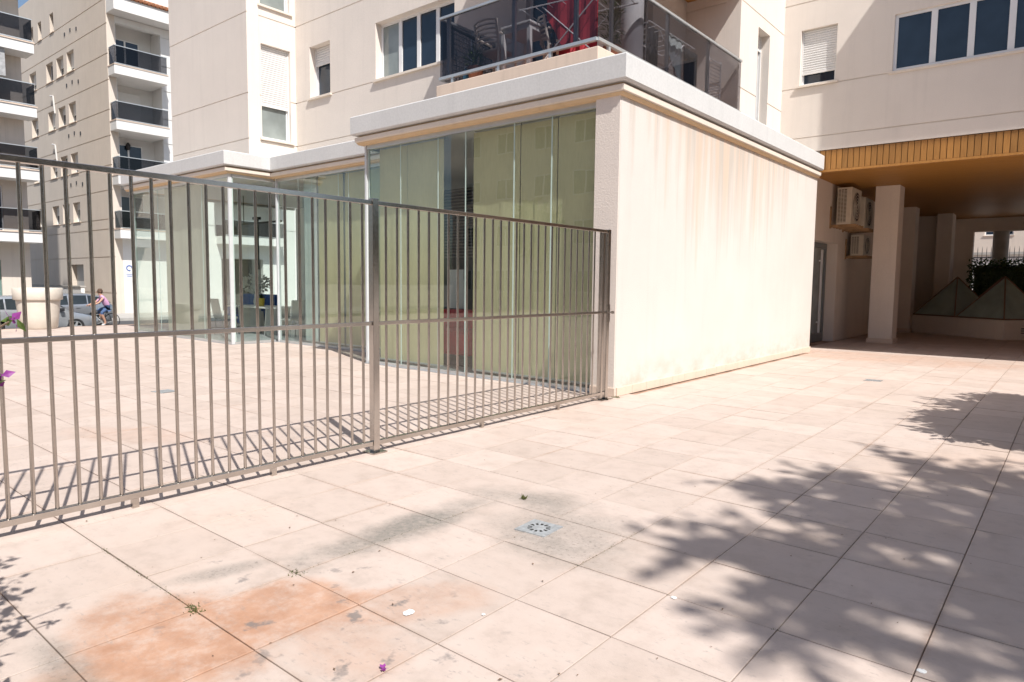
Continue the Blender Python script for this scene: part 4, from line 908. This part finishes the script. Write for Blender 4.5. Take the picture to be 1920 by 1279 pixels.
m = MB(); m.quad([(XF + 1.2, 8.45, 17.40), (XF + 1.2, 26, 17.40), (XF - 2.2, 26, 18.66), (XF - 2.2, 8.45, 18.66)]); m.quad([(XF + 1.2, 8.45, 17.36), (XF + 1.2, 26, 17.36), (XF - 2.2, 26, 18.6), (XF - 2.2, 8.45, 18.6)]); m.build('roof', tl, b1)
# sign with a small blue ring mark on the corner of that block
t = thing('street_sign', 'small white sign with blue ring mark on the far block corner', 'sign', (XF + .006, 9.25, 1.55))
m = MB(); m.box(XF + .004, XF + .02, 8.98, 9.55, 1.35, 2.45); m.build('board', wh, t)
sb = plain('sign_blue', (.05, .12, .40), .5)
m = MB(); m.tube([(XF + .024, 9.265 + .15 * math.cos(a * math.pi / 8), 2.1 + .15 * math.sin(a * math.pi / 8)) for a in range(14)], .03, 6); m.build('ring_mark', sb, t)
m = MB(); m.box(XF + .021, XF + .024, 9.08, 9.45, 1.72, 1.76); m.box(XF + .021, XF + .024, 9.12, 9.40, 1.60, 1.65); m.build('line_mark', sb, t)
# low garden wall in front of it
t = thing('garden_wall', 'low white wall running behind the parked cars', 'wall', (-42, 7.4, -.72)); m = MB(); m.box(-52, -41.0, 7.2, 7.4, -.72, .95); m.build('wall', M['white_wall'], t); m = MB(); m.box(-52.05, -40.95, 7.15, 7.45, .952, 1.02); m.build('coping', M['concrete'], t)

# near-left block with glass balconies
b0 = thing('balcony_block', 'apartment block with stacked glass fronted balconies at the left edge', 'building', (-38, -4, -.72)); X0 = -35.3; YE0 = 3.2
pl = sideplane(X0); fl0 = [3.6, 6.55, 9.5, 12.45, 15.4, 18.35]
hs_ = [(-1.2, 2.2, z + .05, z + 2.25) for z in fl0] + [(-6.2, -3.0, z + .05, z + 2.25) for z in fl0] + [(.0, 2.0, -.6, 2.3)]
wall('wall', pl, -16, YE0, -.72, 24, M['stucco_far'], b0, holes=hs_, thick=.3, grooves=[2.9])
for h_ in hs_[:-1]: window(pl, b0, *h_, panes=2, recess=.1, sill=0, name='balcony_door')
m = MB(); pl.box(m, 0, 2.0, -.6, 2.3, .1, .2); m.build('shop_front', plain('shop_green', (.16, .24, .22), .3), b0)
m = MB(); m.box(-45, X0 - .35, -16, YE0 - .01, -.7, 24); m.build('body', M['stucco_far'], b0)
for z in fl0:
    for a, b_ in ((-2.4, 3.42), (-8.2, -2.7)):
        m = MB(); m.box(X0 + .001, X0 + 1.2, a, b_, z - .45, z); m.build('balcony_slab', M['white_wall'], b0)
        m = MB(); m.box(X0 + .002, X0 + 1.24, a - .03, b_ + .03, z + .001, z + .05); m.build('slab_edge', M['peach'], b0)
        k0 = MB(); k0.box(X0 + 1.13, X0 + 1.15, a + .05, b_ - .05, z + .14, z + 1.08); k0.box(X0 + .02, X0 + 1.12, b_ - .07, b_ - .05, z + .14, z + 1.08); ro = k0.build('railing_glass', M['glass_dark'], b0)
        m = MB(); m.box(X0 + 1.11, X0 + 1.17, a + .03, b_ - .03, z + 1.081, z + 1.12); m.box(X0 + 1.11, X0 + 1.17, a + .03, b_ - .03, z + .09, z + .138); m.build('handrail', M['alu'], ro)
t = thing('roll_awning', 'grey roller awning hanging on a balcony of the left block', 'awning', (X0 + 1.1, .5, 10.6)); m = MB(); m.box(X0 + 1.0, X0 + 1.04, -1.6, 2.3, 10.75, 12.0); m.build('cloth', plain('awning_grey', (.36, .36, .36), .9, var=.25, scale=8), t)
m = MB(); m.tube([(X0 + 1.02, -1.65, 12.02), (X0 + 1.02, 2.35, 12.02)], .06, 8); m.build('roller', M['alu'], t)

# ------------------------------------------------------------------ street: cars, cyclist, planters
def interp(x, pts):
    for (a, fa), (b_, fb_) in zip(pts, pts[1:]):
        if x <= b_: f = (x - a) / (b_ - a); f = max(0, min(1, f)); return fa + (fb_ - fa) * f
    return pts[-1][1]
def make_car(label, loc, rz, paint, plate_rear=True):
    """x forward, y left, z up; hatchback 4.2 m"""
    t = thing('parked_car', label, 'car', loc, 'cars in the street'); t.rotation_euler.z = rz; LN = 4.2
    belt = [(0, .72), (.12, .92), (.8, .97), (2.9, .90), (3.4, .86), (3.9, .74), (4.2, .55)]
    roof = [(0, .72), (.10, .95), (.55, 1.34), (1.1, 1.46), (1.9, 1.47), (2.4, 1.38), (3.15, .93), (3.4, .865), (3.9, .745), (4.2, .56)]
    low = [(0, .38), (.25, .22), (3.9, .20), (4.2, .34)]
    wid = [(0, .74), (.3, .86), (1, .89), (3.2, .89), (3.8, .82), (4.2, .62)]
    st = [k * LN / 42 for k in range(43)]; R_ = []
    def sec(u):
        w = interp(u, wid); zb, zr, zl = interp(u, belt), interp(u, roof), interp(u, low); k = max(0, min(1, (zr - zb) / .45)); wr = w * (1 - .22 * k)
        return [(w * .90, zl), (w * .985, zl + .12), (w, (zl + zb) * .52), (w * .985, zb - .05), (w * .965, zb), (w * .965 + (wr - w * .965) * .55, zb + (zr - zb) * .55), (wr, zb + (zr - zb) * .9), (wr * .86, zr + .01 * k), (0, zr + .035)]
    m = MB()
    for u in st:
        s_ = sec(u); i = len(m.v); R_.append(i); m.v += [(u - 2.1, a, z) for a, z in s_] + [(u - 2.1, -a, z) for a, z in reversed(s_[:-1])]
    nn = 17
    wheels = (.78, 3.35)
    for a, b_, u in zip(R_, R_[1:], st):
        for q in range(nn - 1):
            um = u + .05
            if q in (0, 1, nn - 3, nn - 2) and any(abs(um - wc) < .36 for wc in wheels) and True:
                if q in (0, nn - 2) or any(abs(um - wc) < .30 for wc in wheels): continue
            m.f.append((a + q, a + q + 1, b_ + q + 1, b_ + q)); m.m.append(0)
    m.f.append(tuple(R_[0] + q for q in range(nn))); m.f.append(tuple(R_[-1] + q for q in reversed(range(nn)))); m.m += [0, 0]
    m.build('body', paint, t, smooth=True, loc=(0, 0, 0))
    m = MB(); m.box(-1.95, 1.95, -.70, .70, .18, .5); m.build('underbody', M['black'], t, loc=(0, 0, 0))
    gm = MATS.get('car_glass') or pane_mat('car_glass', (.03, .04, .045))
    def onside(u, f, s_):      # point on the side glass, f = 0 belt .. 1 roof
        c = sec(u); a, b_ = c[4], c[6]; return Vector((u - 2.1, s_ * (a[0] + (b_[0] - a[0]) * f + .012), a[1] + (b_[1] - a[1]) * f + .01))
    for s_ in (-1, 1):
        for u0, u1 in ((.62, 1.12), (1.17, 1.86), (1.93, 2.82)):
            m = MB(); n = 5
            for k in range(n):
                a, b_ = u0 + (u1 - u0) * k / n, u0 + (u1 - u0) * (k + 1) / n; m.quad([onside(a, .10, s_), onside(b_, .10, s_), onside(b_, .93, s_), onside(a, .93, s_)])
            m.build('side_window', gm, t, loc=(0, 0, 0))
        m = MB(); m.obox((.78, s_ * .98, .98), (1, 0, 0), (0, 1, 0), (0, 0, 1), .07, .09, .065); m.build('mirror', M['black'], t, loc=(0, 0, 0), bevel=.03)
        for u in (1.55, 2.55):
            m = MB(); c = sec(u); m.obox((u - 2.1, s_ * (c[3][0] + .012), c[3][1] - .06), (1, 0, 0), (0, 1, 0), (0, 0, 1), .09, .012, .018); m.build('door_handle', paint, t, loc=(0, 0, 0))
        m = MB(); c = sec(3.95); m.obox((1.84, s_ * (c[4][0] - .09), c[4][1] - .08), (1, 0, -.2), (0, 1, 0), (0, 0, 1), .15, .11, .06); m.build('headlight', M['glass'] if False else plain('lamp_clear', (.6, .62, .64), .1) if 'lamp_clear' not in MATS else MATS['lamp_clear'], t, loc=(0, 0, 0), bevel=.03)
        m = MB(); m.obox((-2.03, s_ * .62, .85), (1, 0, 0), (0, 1, 0), (0, 0, 1), .06, .13, .07); m.build('tail_light', plain('lamp_red', (.35, .02, .02), .2) if 'lamp_red' not in MATS else MATS['lamp_red'], t, loc=(0, 0, 0), bevel=.02)
    m = MB(); m.quad([Vector((2.45 - 2.1, a, interp(2.45, roof) + .03)) for a in (-.60, .60)] + [Vector((3.08 - 2.1, a, interp(3.08, roof) + .05)) for a in (.74, -.74)]); m.build('windscreen', gm, t, loc=(0, 0, 0))
    m = MB(); m.quad([Vector((.50 - 2.125, a, interp(.50, roof) + .03)) for a in (-.58, .58)] + [Vector((.14 - 2.125, a, interp(.14, roof) + .05)) for a in (.7, -.7)]); m.build('rear_window', gm, t, loc=(0, 0, 0))
    for wc in wheels:
        for s_ in (-1, 1):
            c = Vector((wc - 2.1, s_ * .78, .31)); q = MB(); N = 24
            prof = [(.20, .10), (.29, .105), (.312, .07), (.312, -.07), (.29, -.105), (.20, -.10)]
            for (ra, ya), (rb_, yb) in zip(prof, prof[1:]):
                for k in range(N):
                    a0, a1 = 2 * math.pi * k / N, 2 * math.pi * (k + 1) / N
                    q.quad([c + Vector((ra * math.cos(a0), ya, ra * math.sin(a0))), c + Vector((ra * math.cos(a1), ya, ra * math.sin(a1))), c + Vector((rb_ * math.cos(a1), yb, rb_ * math.sin(a1))), c + Vector((rb_ * math.cos(a0), yb, rb_ * math.sin(a0)))])
            w = q.build('wheel', M['rubber'], t, loc=(0, 0, 0))
            q = MB()
            for k in range(5):
                an = k * 2 * math.pi / 5; q.obox(c + Vector((.11 * math.cos(an), s_ * .075, .11 * math.sin(an))), (math.cos(an), 0, math.sin(an)), (0, 1, 0), (-math.sin(an), 0, math.cos(an)), .10, .018, .035)
            q.tube([c + Vector((0, s_ * .05, 0)), c + Vector((0, s_ * .10, 0))], .05, 10); q.tube([c + Vector((.205 * math.cos(k * math.pi / 10), s_ * .09, .205 * math.sin(k * math.pi / 10))) for k in range(21)], .016, 6); q.build('rim', M['alu'], w, loc=(0, 0, 0))
    return t
silver = plain('paint_silver', (.42, .44, .46), .22, .7, var=.03); silver2 = plain('paint_light_silver', (.50, .52, .54), .22, .6, var=.03)
make_car('silver hatchback on the far side of the street behind the cyclist', (-30.9, 2.95, -.70), -math.pi / 2, silver)
make_car('light silver car partly hidden behind the big white planter', (-25.9, .55, -.70), math.pi / 2, silver2)
def planter(x, y, r, h, label):
    t = thing('planter_pot', label, 'planter', (x, y, 0), 'big planter pots on the plaza edge'); cm = MATS.get('planter_cream') or plain('planter_cream', (.66, .60, .52), .7, var=.06)
    k = r / .6
    m = MB(); m.lathe([(0, 0), (.42 * k, 0), (.45 * k, .03), (.49 * k, .3 * h), (.53 * k, .62 * h), (.535 * k, .70 * h), (.52 * k, .72 * h)], 40, (x, y, .001)); m.build('bowl', cm, t, smooth=True)
    m = MB(); m.lathe([(.52 * k, .70 * h), (.585 * k, .71 * h), (.60 * k, .73 * h), (.612 * k, .985 * h), (.60 * k, h), (.54 * k, h), (.53 * k, .93 * h), (0, .93 * h)], 40, (x, y, .001)); m.build('rim', cm, t, smooth=True)
planter(-18.42, -1.22, .60, 1.17, 'big cream planter pot with thick rim by the street')
planter(-18.45, -2.62, .45, .66, 'low cream planter pot at the left edge by the street')
# cyclist: one skinned body, clothes as colours of the one surface, hair and bicycle separate
def skin_mesh(name, verts, edges, radii, mats, colour, parent, root=0):
    me = bpy.data.meshes.new(name); me.from_pydata(verts, edges, []); o = bpy.data.objects.new(name, me); COL.objects.link(o)
    md = o.modifiers.new('skin', 'SKIN'); md.use_smooth_shade = True
    for i, r_ in enumerate(radii): me.skin_vertices[0].data[i].radius = (r_, r_); me.skin_vertices[0].data[i].use_root = (i == root)
    ss = o.modifiers.new('sub', 'SUBSURF'); ss.levels = 1; ss.render_levels = 1
    dg = bpy.context.evaluated_depsgraph_get(); ev2 = bpy.data.meshes.new_from_object(o.evaluated_get(dg)); bpy.data.objects.remove(o)
    ev2.materials.clear()
    for m_ in mats: ev2.materials.append(m_)
    for p_ in ev2.polygons: p_.material_index = colour(p_.center); p_.use_smooth = True
    ob = bpy.data.objects.new(name, ev2); COL.objects.link(ob); ob.parent = parent; return ob
skin_m = plain('skin', (.50, .28, .19), .6, var=.05); pink = plain('shirt_pink', (.62, .34, .52), .9, var=.06); denim = plain('shorts_denim', (.07, .12, .24), .9, var=.15); shoe = plain('shoe_white', (.55, .55, .55), .7); hairm = plain('hair_brown', (.09, .05, .03), .8)
ct = thing('person', 'person in pink sleeveless top and blue shorts leaning forward on a bicycle', 'person', (-28.0, 3.85, -.70))
# local: x towards the camera side, -y riding direction, z up
V_ = [(0, .18, .92), (0, .05, 1.14), (0, -.08, 1.34), (0, -.12, 1.44), (0, -.15, 1.53), (0, -.17, 1.64),
      (.17, -.06, 1.34), (.20, -.26, 1.12), (.22, -.50, 1.02), (.22, -.56, 1.01), (-.17, -.06, 1.34), (-.20, -.26, 1.12), (-.22, -.50, 1.02), (-.22, -.56, 1.01),
      (.10, .16, .88), (.12, -.16, .68), (.11, .0, .26), (.11, -.05, .17), (.11, -.17, .14), (-.10, .16, .88), (-.12, -.20, .80), (-.11, -.06, .44), (-.11, -.10, .36), (-.11, -.22, .34)]
E_ = [(0, 1), (1, 2), (2, 3), (3, 4), (4, 5), (2, 6), (6, 7), (7, 8), (8, 9), (2, 10), (10, 11), (11, 12), (12, 13), (0, 14), (14, 15), (15, 16), (16, 17), (17, 18), (0, 19), (19, 20), (20, 21), (21, 22), (22, 23)]
Rd = [.155, .15, .16, .065, .085, .09, .06, .045, .034, .034, .06, .045, .034, .034, .10, .075, .048, .045, .04, .10, .075, .048, .045, .04]
def colr(c):
    if c.z > 1.43: return 0
    if abs(c.x) > .155 and c.y < -.1 and c.z > .95: return 0
    if c.z > 1.0 and c.y > -.22: return 1
    if c.z > .70 and c.y > -.26: return 2
    if c.z > .62 and c.y < -.05 and c.z > .62: return 2
    if c.z < .20 or (c.x < 0 and c.z < .40): return 3
    return 0
skin_mesh('body', V_, E_, Rd, [skin_m, pink, denim, shoe], colr, ct)
m = MB(); m.lathe([(.0, .13), (.06, .12), (.10, .06), (.108, 0), (.10, -.05), (.07, -.09)], 14, (0, -.135, 1.60)); m.build('hair', hairm, ct, smooth=True, loc=(0, 0, 0))
m = MB(); m.obox((0, -.268, 1.57), (1, 0, 0), (0, 1, 0), (0, 0, 1), .012, .018, .022); m.build('nose', skin_m, ct, loc=(0, 0, 0), bevel=.008)
for s_ in (-1, 1):
    m = MB(); m.lathe([(0, -.012), (.012, 0), (0, .012)], 8, (s_ * .036, -.252, 1.60)); m.build('eye', M['black'], ct, loc=(0, 0, 0))
    m = MB(); m.lathe([(0, -.03), (.014, 0), (0, .03)], 8, (s_ * .098, -.16, 1.58)); m.build('ear', skin_m, ct, loc=(0, 0, 0))
    for k in range(5):
        m = MB(); x = s_ * (.205 + .012 * k) if k else s_ * .19; m.tube([(x, -.56, 1.015), (x, -.60, 1.0), (x, -.605, .975), (x, -.585, .965)] if k else [(x, -.53, 1.0), (x - s_ * .02, -.555, .98), (x - s_ * .015, -.575, .968)], .008, 6); m.build('finger', skin_m, ct, loc=(0, 0, 0))
bk = thing('bicycle', 'dark bicycle ridden by the person in the pink top', 'bicycle', (-28.0, 3.85, -.70))
def wheel(y_):
    m = MB(); m.tube([(0, y_ + .31 * math.cos(k * math.pi / 14), .325 + .31 * math.sin(k * math.pi / 14)) for k in range(29)], .018, 6); w = m.build('wheel', M['rubber'], bk, loc=(0, 0, 0))
    m = MB()
    for k in range(12): m.tube([(0, y_, .325), (0, y_ + .3 * math.cos(k * math.pi / 6), .325 + .3 * math.sin(k * math.pi / 6))], .003, 3)
    m.build('spokes', M['alu'], w, loc=(0, 0, 0))
wheel(-.66); wheel(.30)
m = MB(); 
for a, b_ in (((0, .30, .33), (0, -.08, .30)), ((0, -.08, .30), (0, .14, .80)), ((0, .14, .72), (0, -.44, .78)), ((0, -.08, .30), (0, -.44, .72)), ((0, .30, .33), (0, .12, .70)), ((0, -.44, .66), (0, -.66, .33)), ((0, -.44, .66), (0, -.40, .96))): m.tube([a, b_], .017, 6)
m.build('frame', M['black'], bk, loc=(0, 0, 0))
m = MB(); m.tube([(-.26, -.58, .985), (-.15, -.46, .97), (0, -.40, .96), (.15, -.46, .97), (.26, -.58, .985)], .013, 6); m.build('handlebar', M['black'], bk, loc=(0, 0, 0))
m = MB(); m.box(-.07, .07, .05, .28, .79, .83); m.build('saddle', M['black'], bk, loc=(0, 0, 0), bevel=.02)
m = MB(); m.tube([(-.03, -.08, .30), (.03, -.08, .30)], .075, 12); m.box(.03, .05, -.10, -.06, .13, .30); m.box(.05, .15, -.14, -.04, .115, .135); m.box(-.05, -.03, -.10, -.06, .30, .40); m.box(-.15, -.05, -.18, -.06, .31, .33); m.build('crank', M['alu'], bk, loc=(0, 0, 0))

# ------------------------------------------------------------------ planting round the camera: its shadow falls on the paving
def shifted(sx, sy, z): return (sx + .718 * z, sy - .282 * z, z)
r = random.Random(21)
cl = [(shifted(4.55, -2.9, 9.0), .95), (shifted(4.15, -2.1, 9.2), .62), (shifted(4.0, -3.8, 8.8), .55), (shifted(4.55, -4.35, 8.6), .42), (shifted(5.3, -2.2, 9.8), 1.3), (shifted(5.5, -3.7, 9.4), 1.0), (shifted(3.62, -3.1, 8.7), .42), (shifted(3.35, -2.85, 8.6), 0.319), (shifted(3.05, -2.72, 8.8), 0.290), (shifted(2.78, -2.68, 8.8), 0.232),
      (shifted(3.45, -2.3, 8.9), 0.348), (shifted(3.2, -2.1, 8.9), 0.246), (shifted(3.4, -3.65, 8.6), 0.377), (shifted(3.15, -3.85, 8.6), 0.290), (shifted(3.0, -4.1, 8.7), 0.232), (shifted(3.55, -4.25, 8.5), 0.348), (shifted(3.8, -4.55, 8.5), 0.319), (shifted(3.85, -1.35, 8.6), .36), (shifted(3.55, -1.15, 8.5), 0.261), (shifted(4.2, -1.2, 8.6), .34), (shifted(5.0, -.8, 9.0), .7), (shifted(6.2, -3.0, 10.0), 1.7),
      (shifted(6.4, -1.4, 5.0), 1.2), (shifted(6.6, -3.2, 4.4), 1.3), (shifted(6.8, -5.0, 5.2), 1.3), (shifted(7.6, -2.2, 6.6), 1.5), (shifted(7.6, -4.4, 7.2), 1.5), (shifted(6.3, .4, 6.0), 1.1), (shifted(5.6, -3.4, 11.5), 1.5), (shifted(6.4, -1.4, 11.2), 1.4)]
tree('plaza_tree', 'leafy tree out of view on the right that shades the near paving', (11.5, -5.4, 0), 9.6, cl, 32000, .20, .11, .2, 4)
cl = [(shifted(4.5, 2.3, 2.5), 1.2), (shifted(4.05, 1.2, 2.4), .80), (shifted(3.95, .55, 2.3), .50), (shifted(3.75, 1.5, 2.4), .45), (shifted(4.0, 3.4, 2.5), .5), (shifted(5.1, 1.4, 2.4), .9), (shifted(4.6, .6, 2.3), .6), (shifted(4.9, 3.0, 2.5), .8), (shifted(4.35, 3.7, 2.1), .35)]
tree('clipped_tree', 'dense rounded tree out of view on the right casting a sharp shadow', (6.7, .9, 0), 2.6, cl, 34000, .15, .085, .09, 6)
# bougainvillea at the left edge, close to the camera
t = thing('bougainvillea', 'bougainvillea with purple bracts reaching in at the left edge before the fence', 'shrub', (1.75, -7.75, 0)); rr = random.Random(12); br = MB(); lf = MB(); fl_ = MB()
tips = [(2.12, -6.955, 1.325, 1), (2.12, -6.985, 1.15, 1), (1.95, -7.20, 1.35, 1), (1.9, -7.15, 1.6, 0), (1.65, -7.2, 1.75, 0), (2.05, -7.2, 1.2, 0), (2.2, -7.3, 1.0, 1), (1.5, -7.25, 1.5, 0), (1.8, -7.3, 1.9, 1), (2.4, -7.35, 1.3, 0), (1.9, -7.2, .85, 0), (2.3, -7.25, .75, 0), (2.5, -7.4, 1.05, 0), (1.6, -7.4, 1.1, 1), (2.25, -7.45, 1.55, 0), (1.3, -7.3, 1.8, 0)]
for x, y_, z, flo in tips:
    tip = Vector((x, y_, z)); b_ = Vector((1.75 + rr.uniform(-.1, .1), -7.75 + rr.uniform(-.1, .05), .02)); md = b_.lerp(tip, .6) + Vector((rr.uniform(-.1, .1), -.08, .25)); br.tube([b_, md, tip], [.014, .008, .003], 5)
    far_ = y_ < -7.05
    for k in range(170 if far_ else 4):
        f = rr.random(); c = (md.lerp(tip, f) + rv(rr) * .16) if far_ else tip + rv(rr) * .022; leaf(lf, c, rv(rr), rv(rr), .075 if far_ else .045, .045 if far_ else .022)
    if flo:
        for k in range(14 if far_ else 4): c = tip + rv(rr) * (.12 if far_ else .018); leaf(fl_, c, rv(rr), rv(rr), .055 if far_ else .036, .045 if far_ else .024)
br.build('stems', M['bark'], t); lf.build('leaves', M['leaf_b'], t)
for k in range(0, len(fl_.f), 4):
    q = MB(); ids = sorted({i for f in fl_.f[k:k + 4] for i in f}); q.v = [fl_.v[i] for i in ids]; q.f = [tuple(ids.index(i) for i in f) for f in fl_.f[k:k + 4]]; q.m = [0] * 4; q.build('bract', M['petal'], t)
# buildings across the way, behind the camera: they only show as reflections
for nm, lb, bx_ in (('opposite_block', 'apartment block across the plaza behind the viewpoint', (-30, 30, -36, -27)), ('side_block', 'apartment block right of the viewpoint beyond the trees', (24, 34, -24, 6))):
    t = thing(nm, lb, 'building', ((bx_[0] + bx_[1]) / 2, (bx_[2] + bx_[3]) / 2, -.72))
    m = MB(); m.box(bx_[0], bx_[1], bx_[2], bx_[3], -.72, 13); m.build('body', M['stucco_far'], t)
    pl = Plane((0, bx_[3], 0), (1, 0, 0), (0, 1, 0)) if nm == 'opposite_block' else Plane((bx_[0], 0, 0), (0, 1, 0), (-1, 0, 0))
    u0, u1 = (bx_[0], bx_[1]) if nm == 'opposite_block' else (bx_[2], bx_[3]); u = u0 + 1.2
    while u < u1 - 2:
        for z in (.9, 3.9, 6.9, 9.9): window(pl, t, u, u + 1.6, z, z + 1.4, panes=2, recess=-.07, sill=0)
        u += 3.1
for k in range(7):       # a row of street trees between the plaza and those blocks
    x = -16 + k * 5.5; rr = random.Random(40 + k); c0 = Vector((x, -19.5, 4.2)); tree('street_tree', 'street tree behind the viewpoint, ' + ('first', 'second', 'third', 'fourth', 'fifth', 'sixth', 'seventh')[k] + ' from the left', (x, -19.5, -.012), 5.4, [(c0 + rv(rr) * 1.1, rr.uniform(.8, 1.3)) for q in range(6)], 2200, .34, .18, .14, 50 + k)['group'] = 'street trees behind the viewpoint'
for k in range(4):
    y_ = -14 + k * 5.0; rr = random.Random(60 + k); c0 = Vector((17.5, y_, 4.4)); tree('garden_tree', 'garden tree right of the viewpoint, ' + ('first', 'second', 'third', 'fourth')[k] + ' from the street side', (17.5, y_, -.72), 6, [(c0 + rv(rr) * 1.2, rr.uniform(.9, 1.4)) for q in range(6)], 2200, .34, .18, .14, 70 + k)['group'] = 'garden trees right of the viewpoint'

# ------------------------------------------------------------------ small things on the paving
wd = MB(); rr = random.Random(31)
def tuft(x, y, n, h, spread):
    for k in range(n):
        c = Vector((x + rr.gauss(0, spread), y + rr.gauss(0, spread * .5), -.004)); leaf(wd, c, Vector((rr.gauss(0, .6), rr.gauss(0, .6), rr.uniform(.3, 1))), rv(rr), h * rr.uniform(.5, 1.2), h * .22)
jx = lambda k: TX0 + TP * k
jy = lambda k: TY0 + TP * k
for k in range(110): tuft(jx(2) + rr.uniform(-.5, .55), jy(0) + rr.gauss(0, .006), 2, .012, .006)
tuft(jx(3), jy(0), 70, .022, .03); tuft(jx(3), jy(1), 50, .02, .03); tuft(jx(1), jy(0), 14, .015, .012); tuft(jx(2), jy(0), 14, .012, .012)
for k in range(60): tuft(jx(3) + rr.gauss(0, .006), jy(1) + rr.uniform(0, 1.2), 2, .011, .006)
for k in range(50): tuft(jx(5) + rr.gauss(0, .005), jy(3) + rr.uniform(-.1, .7), 2, .012, .005)
for k in range(40): tuft(jx(2) + rr.gauss(0, .3), jy(3) + rr.gauss(0, .005), 1, .012, .005)
tuft(.04, -.03, 60, .03, .03); tuft(jx(7), jy(3), 12, .014, .012); tuft(jx(6), jy(3), 10, .014, .012); tuft(1.75, -4.05, 14, .05, .01)
wd_o = wd.build('joint_weeds', leaf_mat('weed', (.06, .085, .025), (.17, .17, .06))); tag(wd_o, 'small green weeds growing in the paving joints', 'weeds', kind='stuff')
db = MB()
for k in range(150):
    d = rr.random() ** .7 * 7 + 1.2; a = YAW + rr.uniform(-.62, .62); x, y_ = CAM.x - math.sin(a) * d, CAM.y + math.cos(a) * d
    if x < .1 and y_ > -.1: continue
    leaf(db, Vector((x, y_, .005)), Vector((rr.gauss(0, 1), rr.gauss(0, 1), .05)), Z, rr.uniform(.008, .024), rr.uniform(.004, .011))
tag(db.build('leaf_litter', plain('litter_brown', (.16, .10, .06), .9, var=.5, scale=3)), 'scattered dry leaf crumbs on the paving', 'litter', kind='stuff')
def blob(x, y_, r0, sx, mat, name, label, cat):
    m = MB(); n = 18; rq = random.Random(int(x * 1000)); pts = [(x + r0 * sx * math.cos(2 * math.pi * k / n) * rq.uniform(.75, 1.1), y_ + r0 * math.sin(2 * math.pi * k / n) * rq.uniform(.75, 1.1)) for k in range(n)]
    i = len(m.v); m.v += [(a, b_, .0035) for a, b_ in pts] + [(x + (a - x) * .6, y_ + (b_ - y_) * .6, .0062) for a, b_ in pts]
    for k in range(n): m.f.append((i + k, i + (k + 1) % n, i + n + (k + 1) % n, i + n + k)); m.m.append(0)
    m.f.append(tuple(i + n + k for k in range(n))); m.m.append(0); tag(m.build(name, mat), label, cat)
drop = plain('dropping_white', (.78, .78, .76), .7)
for x, y_, r0, sx, lb in ((2.36, -5.62, .032, .8, 'white splash on the orange stained slab'), (2.62, -5.42, .010, 1, 'tiny white spot right of the orange slab'), (3.18, -4.72, .016, 1, 'white spot on the pale slab beside the tree shadow'), (4.17, -4.66, .018, 1, 'white spot in the tree shadow at the lower right')):
    blob(x, y_, r0, sx, drop, 'bird_dropping', lb, 'dropping')
m = MB(); 
for k in range(5): leaf(m, Vector((2.62, -5.98, .006)), Vector((rr.gauss(0, 1), rr.gauss(0, 1), .4)), Z, .022, .016)
tag(m.build('fallen_bract', M['petal']), 'single fallen purple bract on the paving near the bottom edge', 'petal')
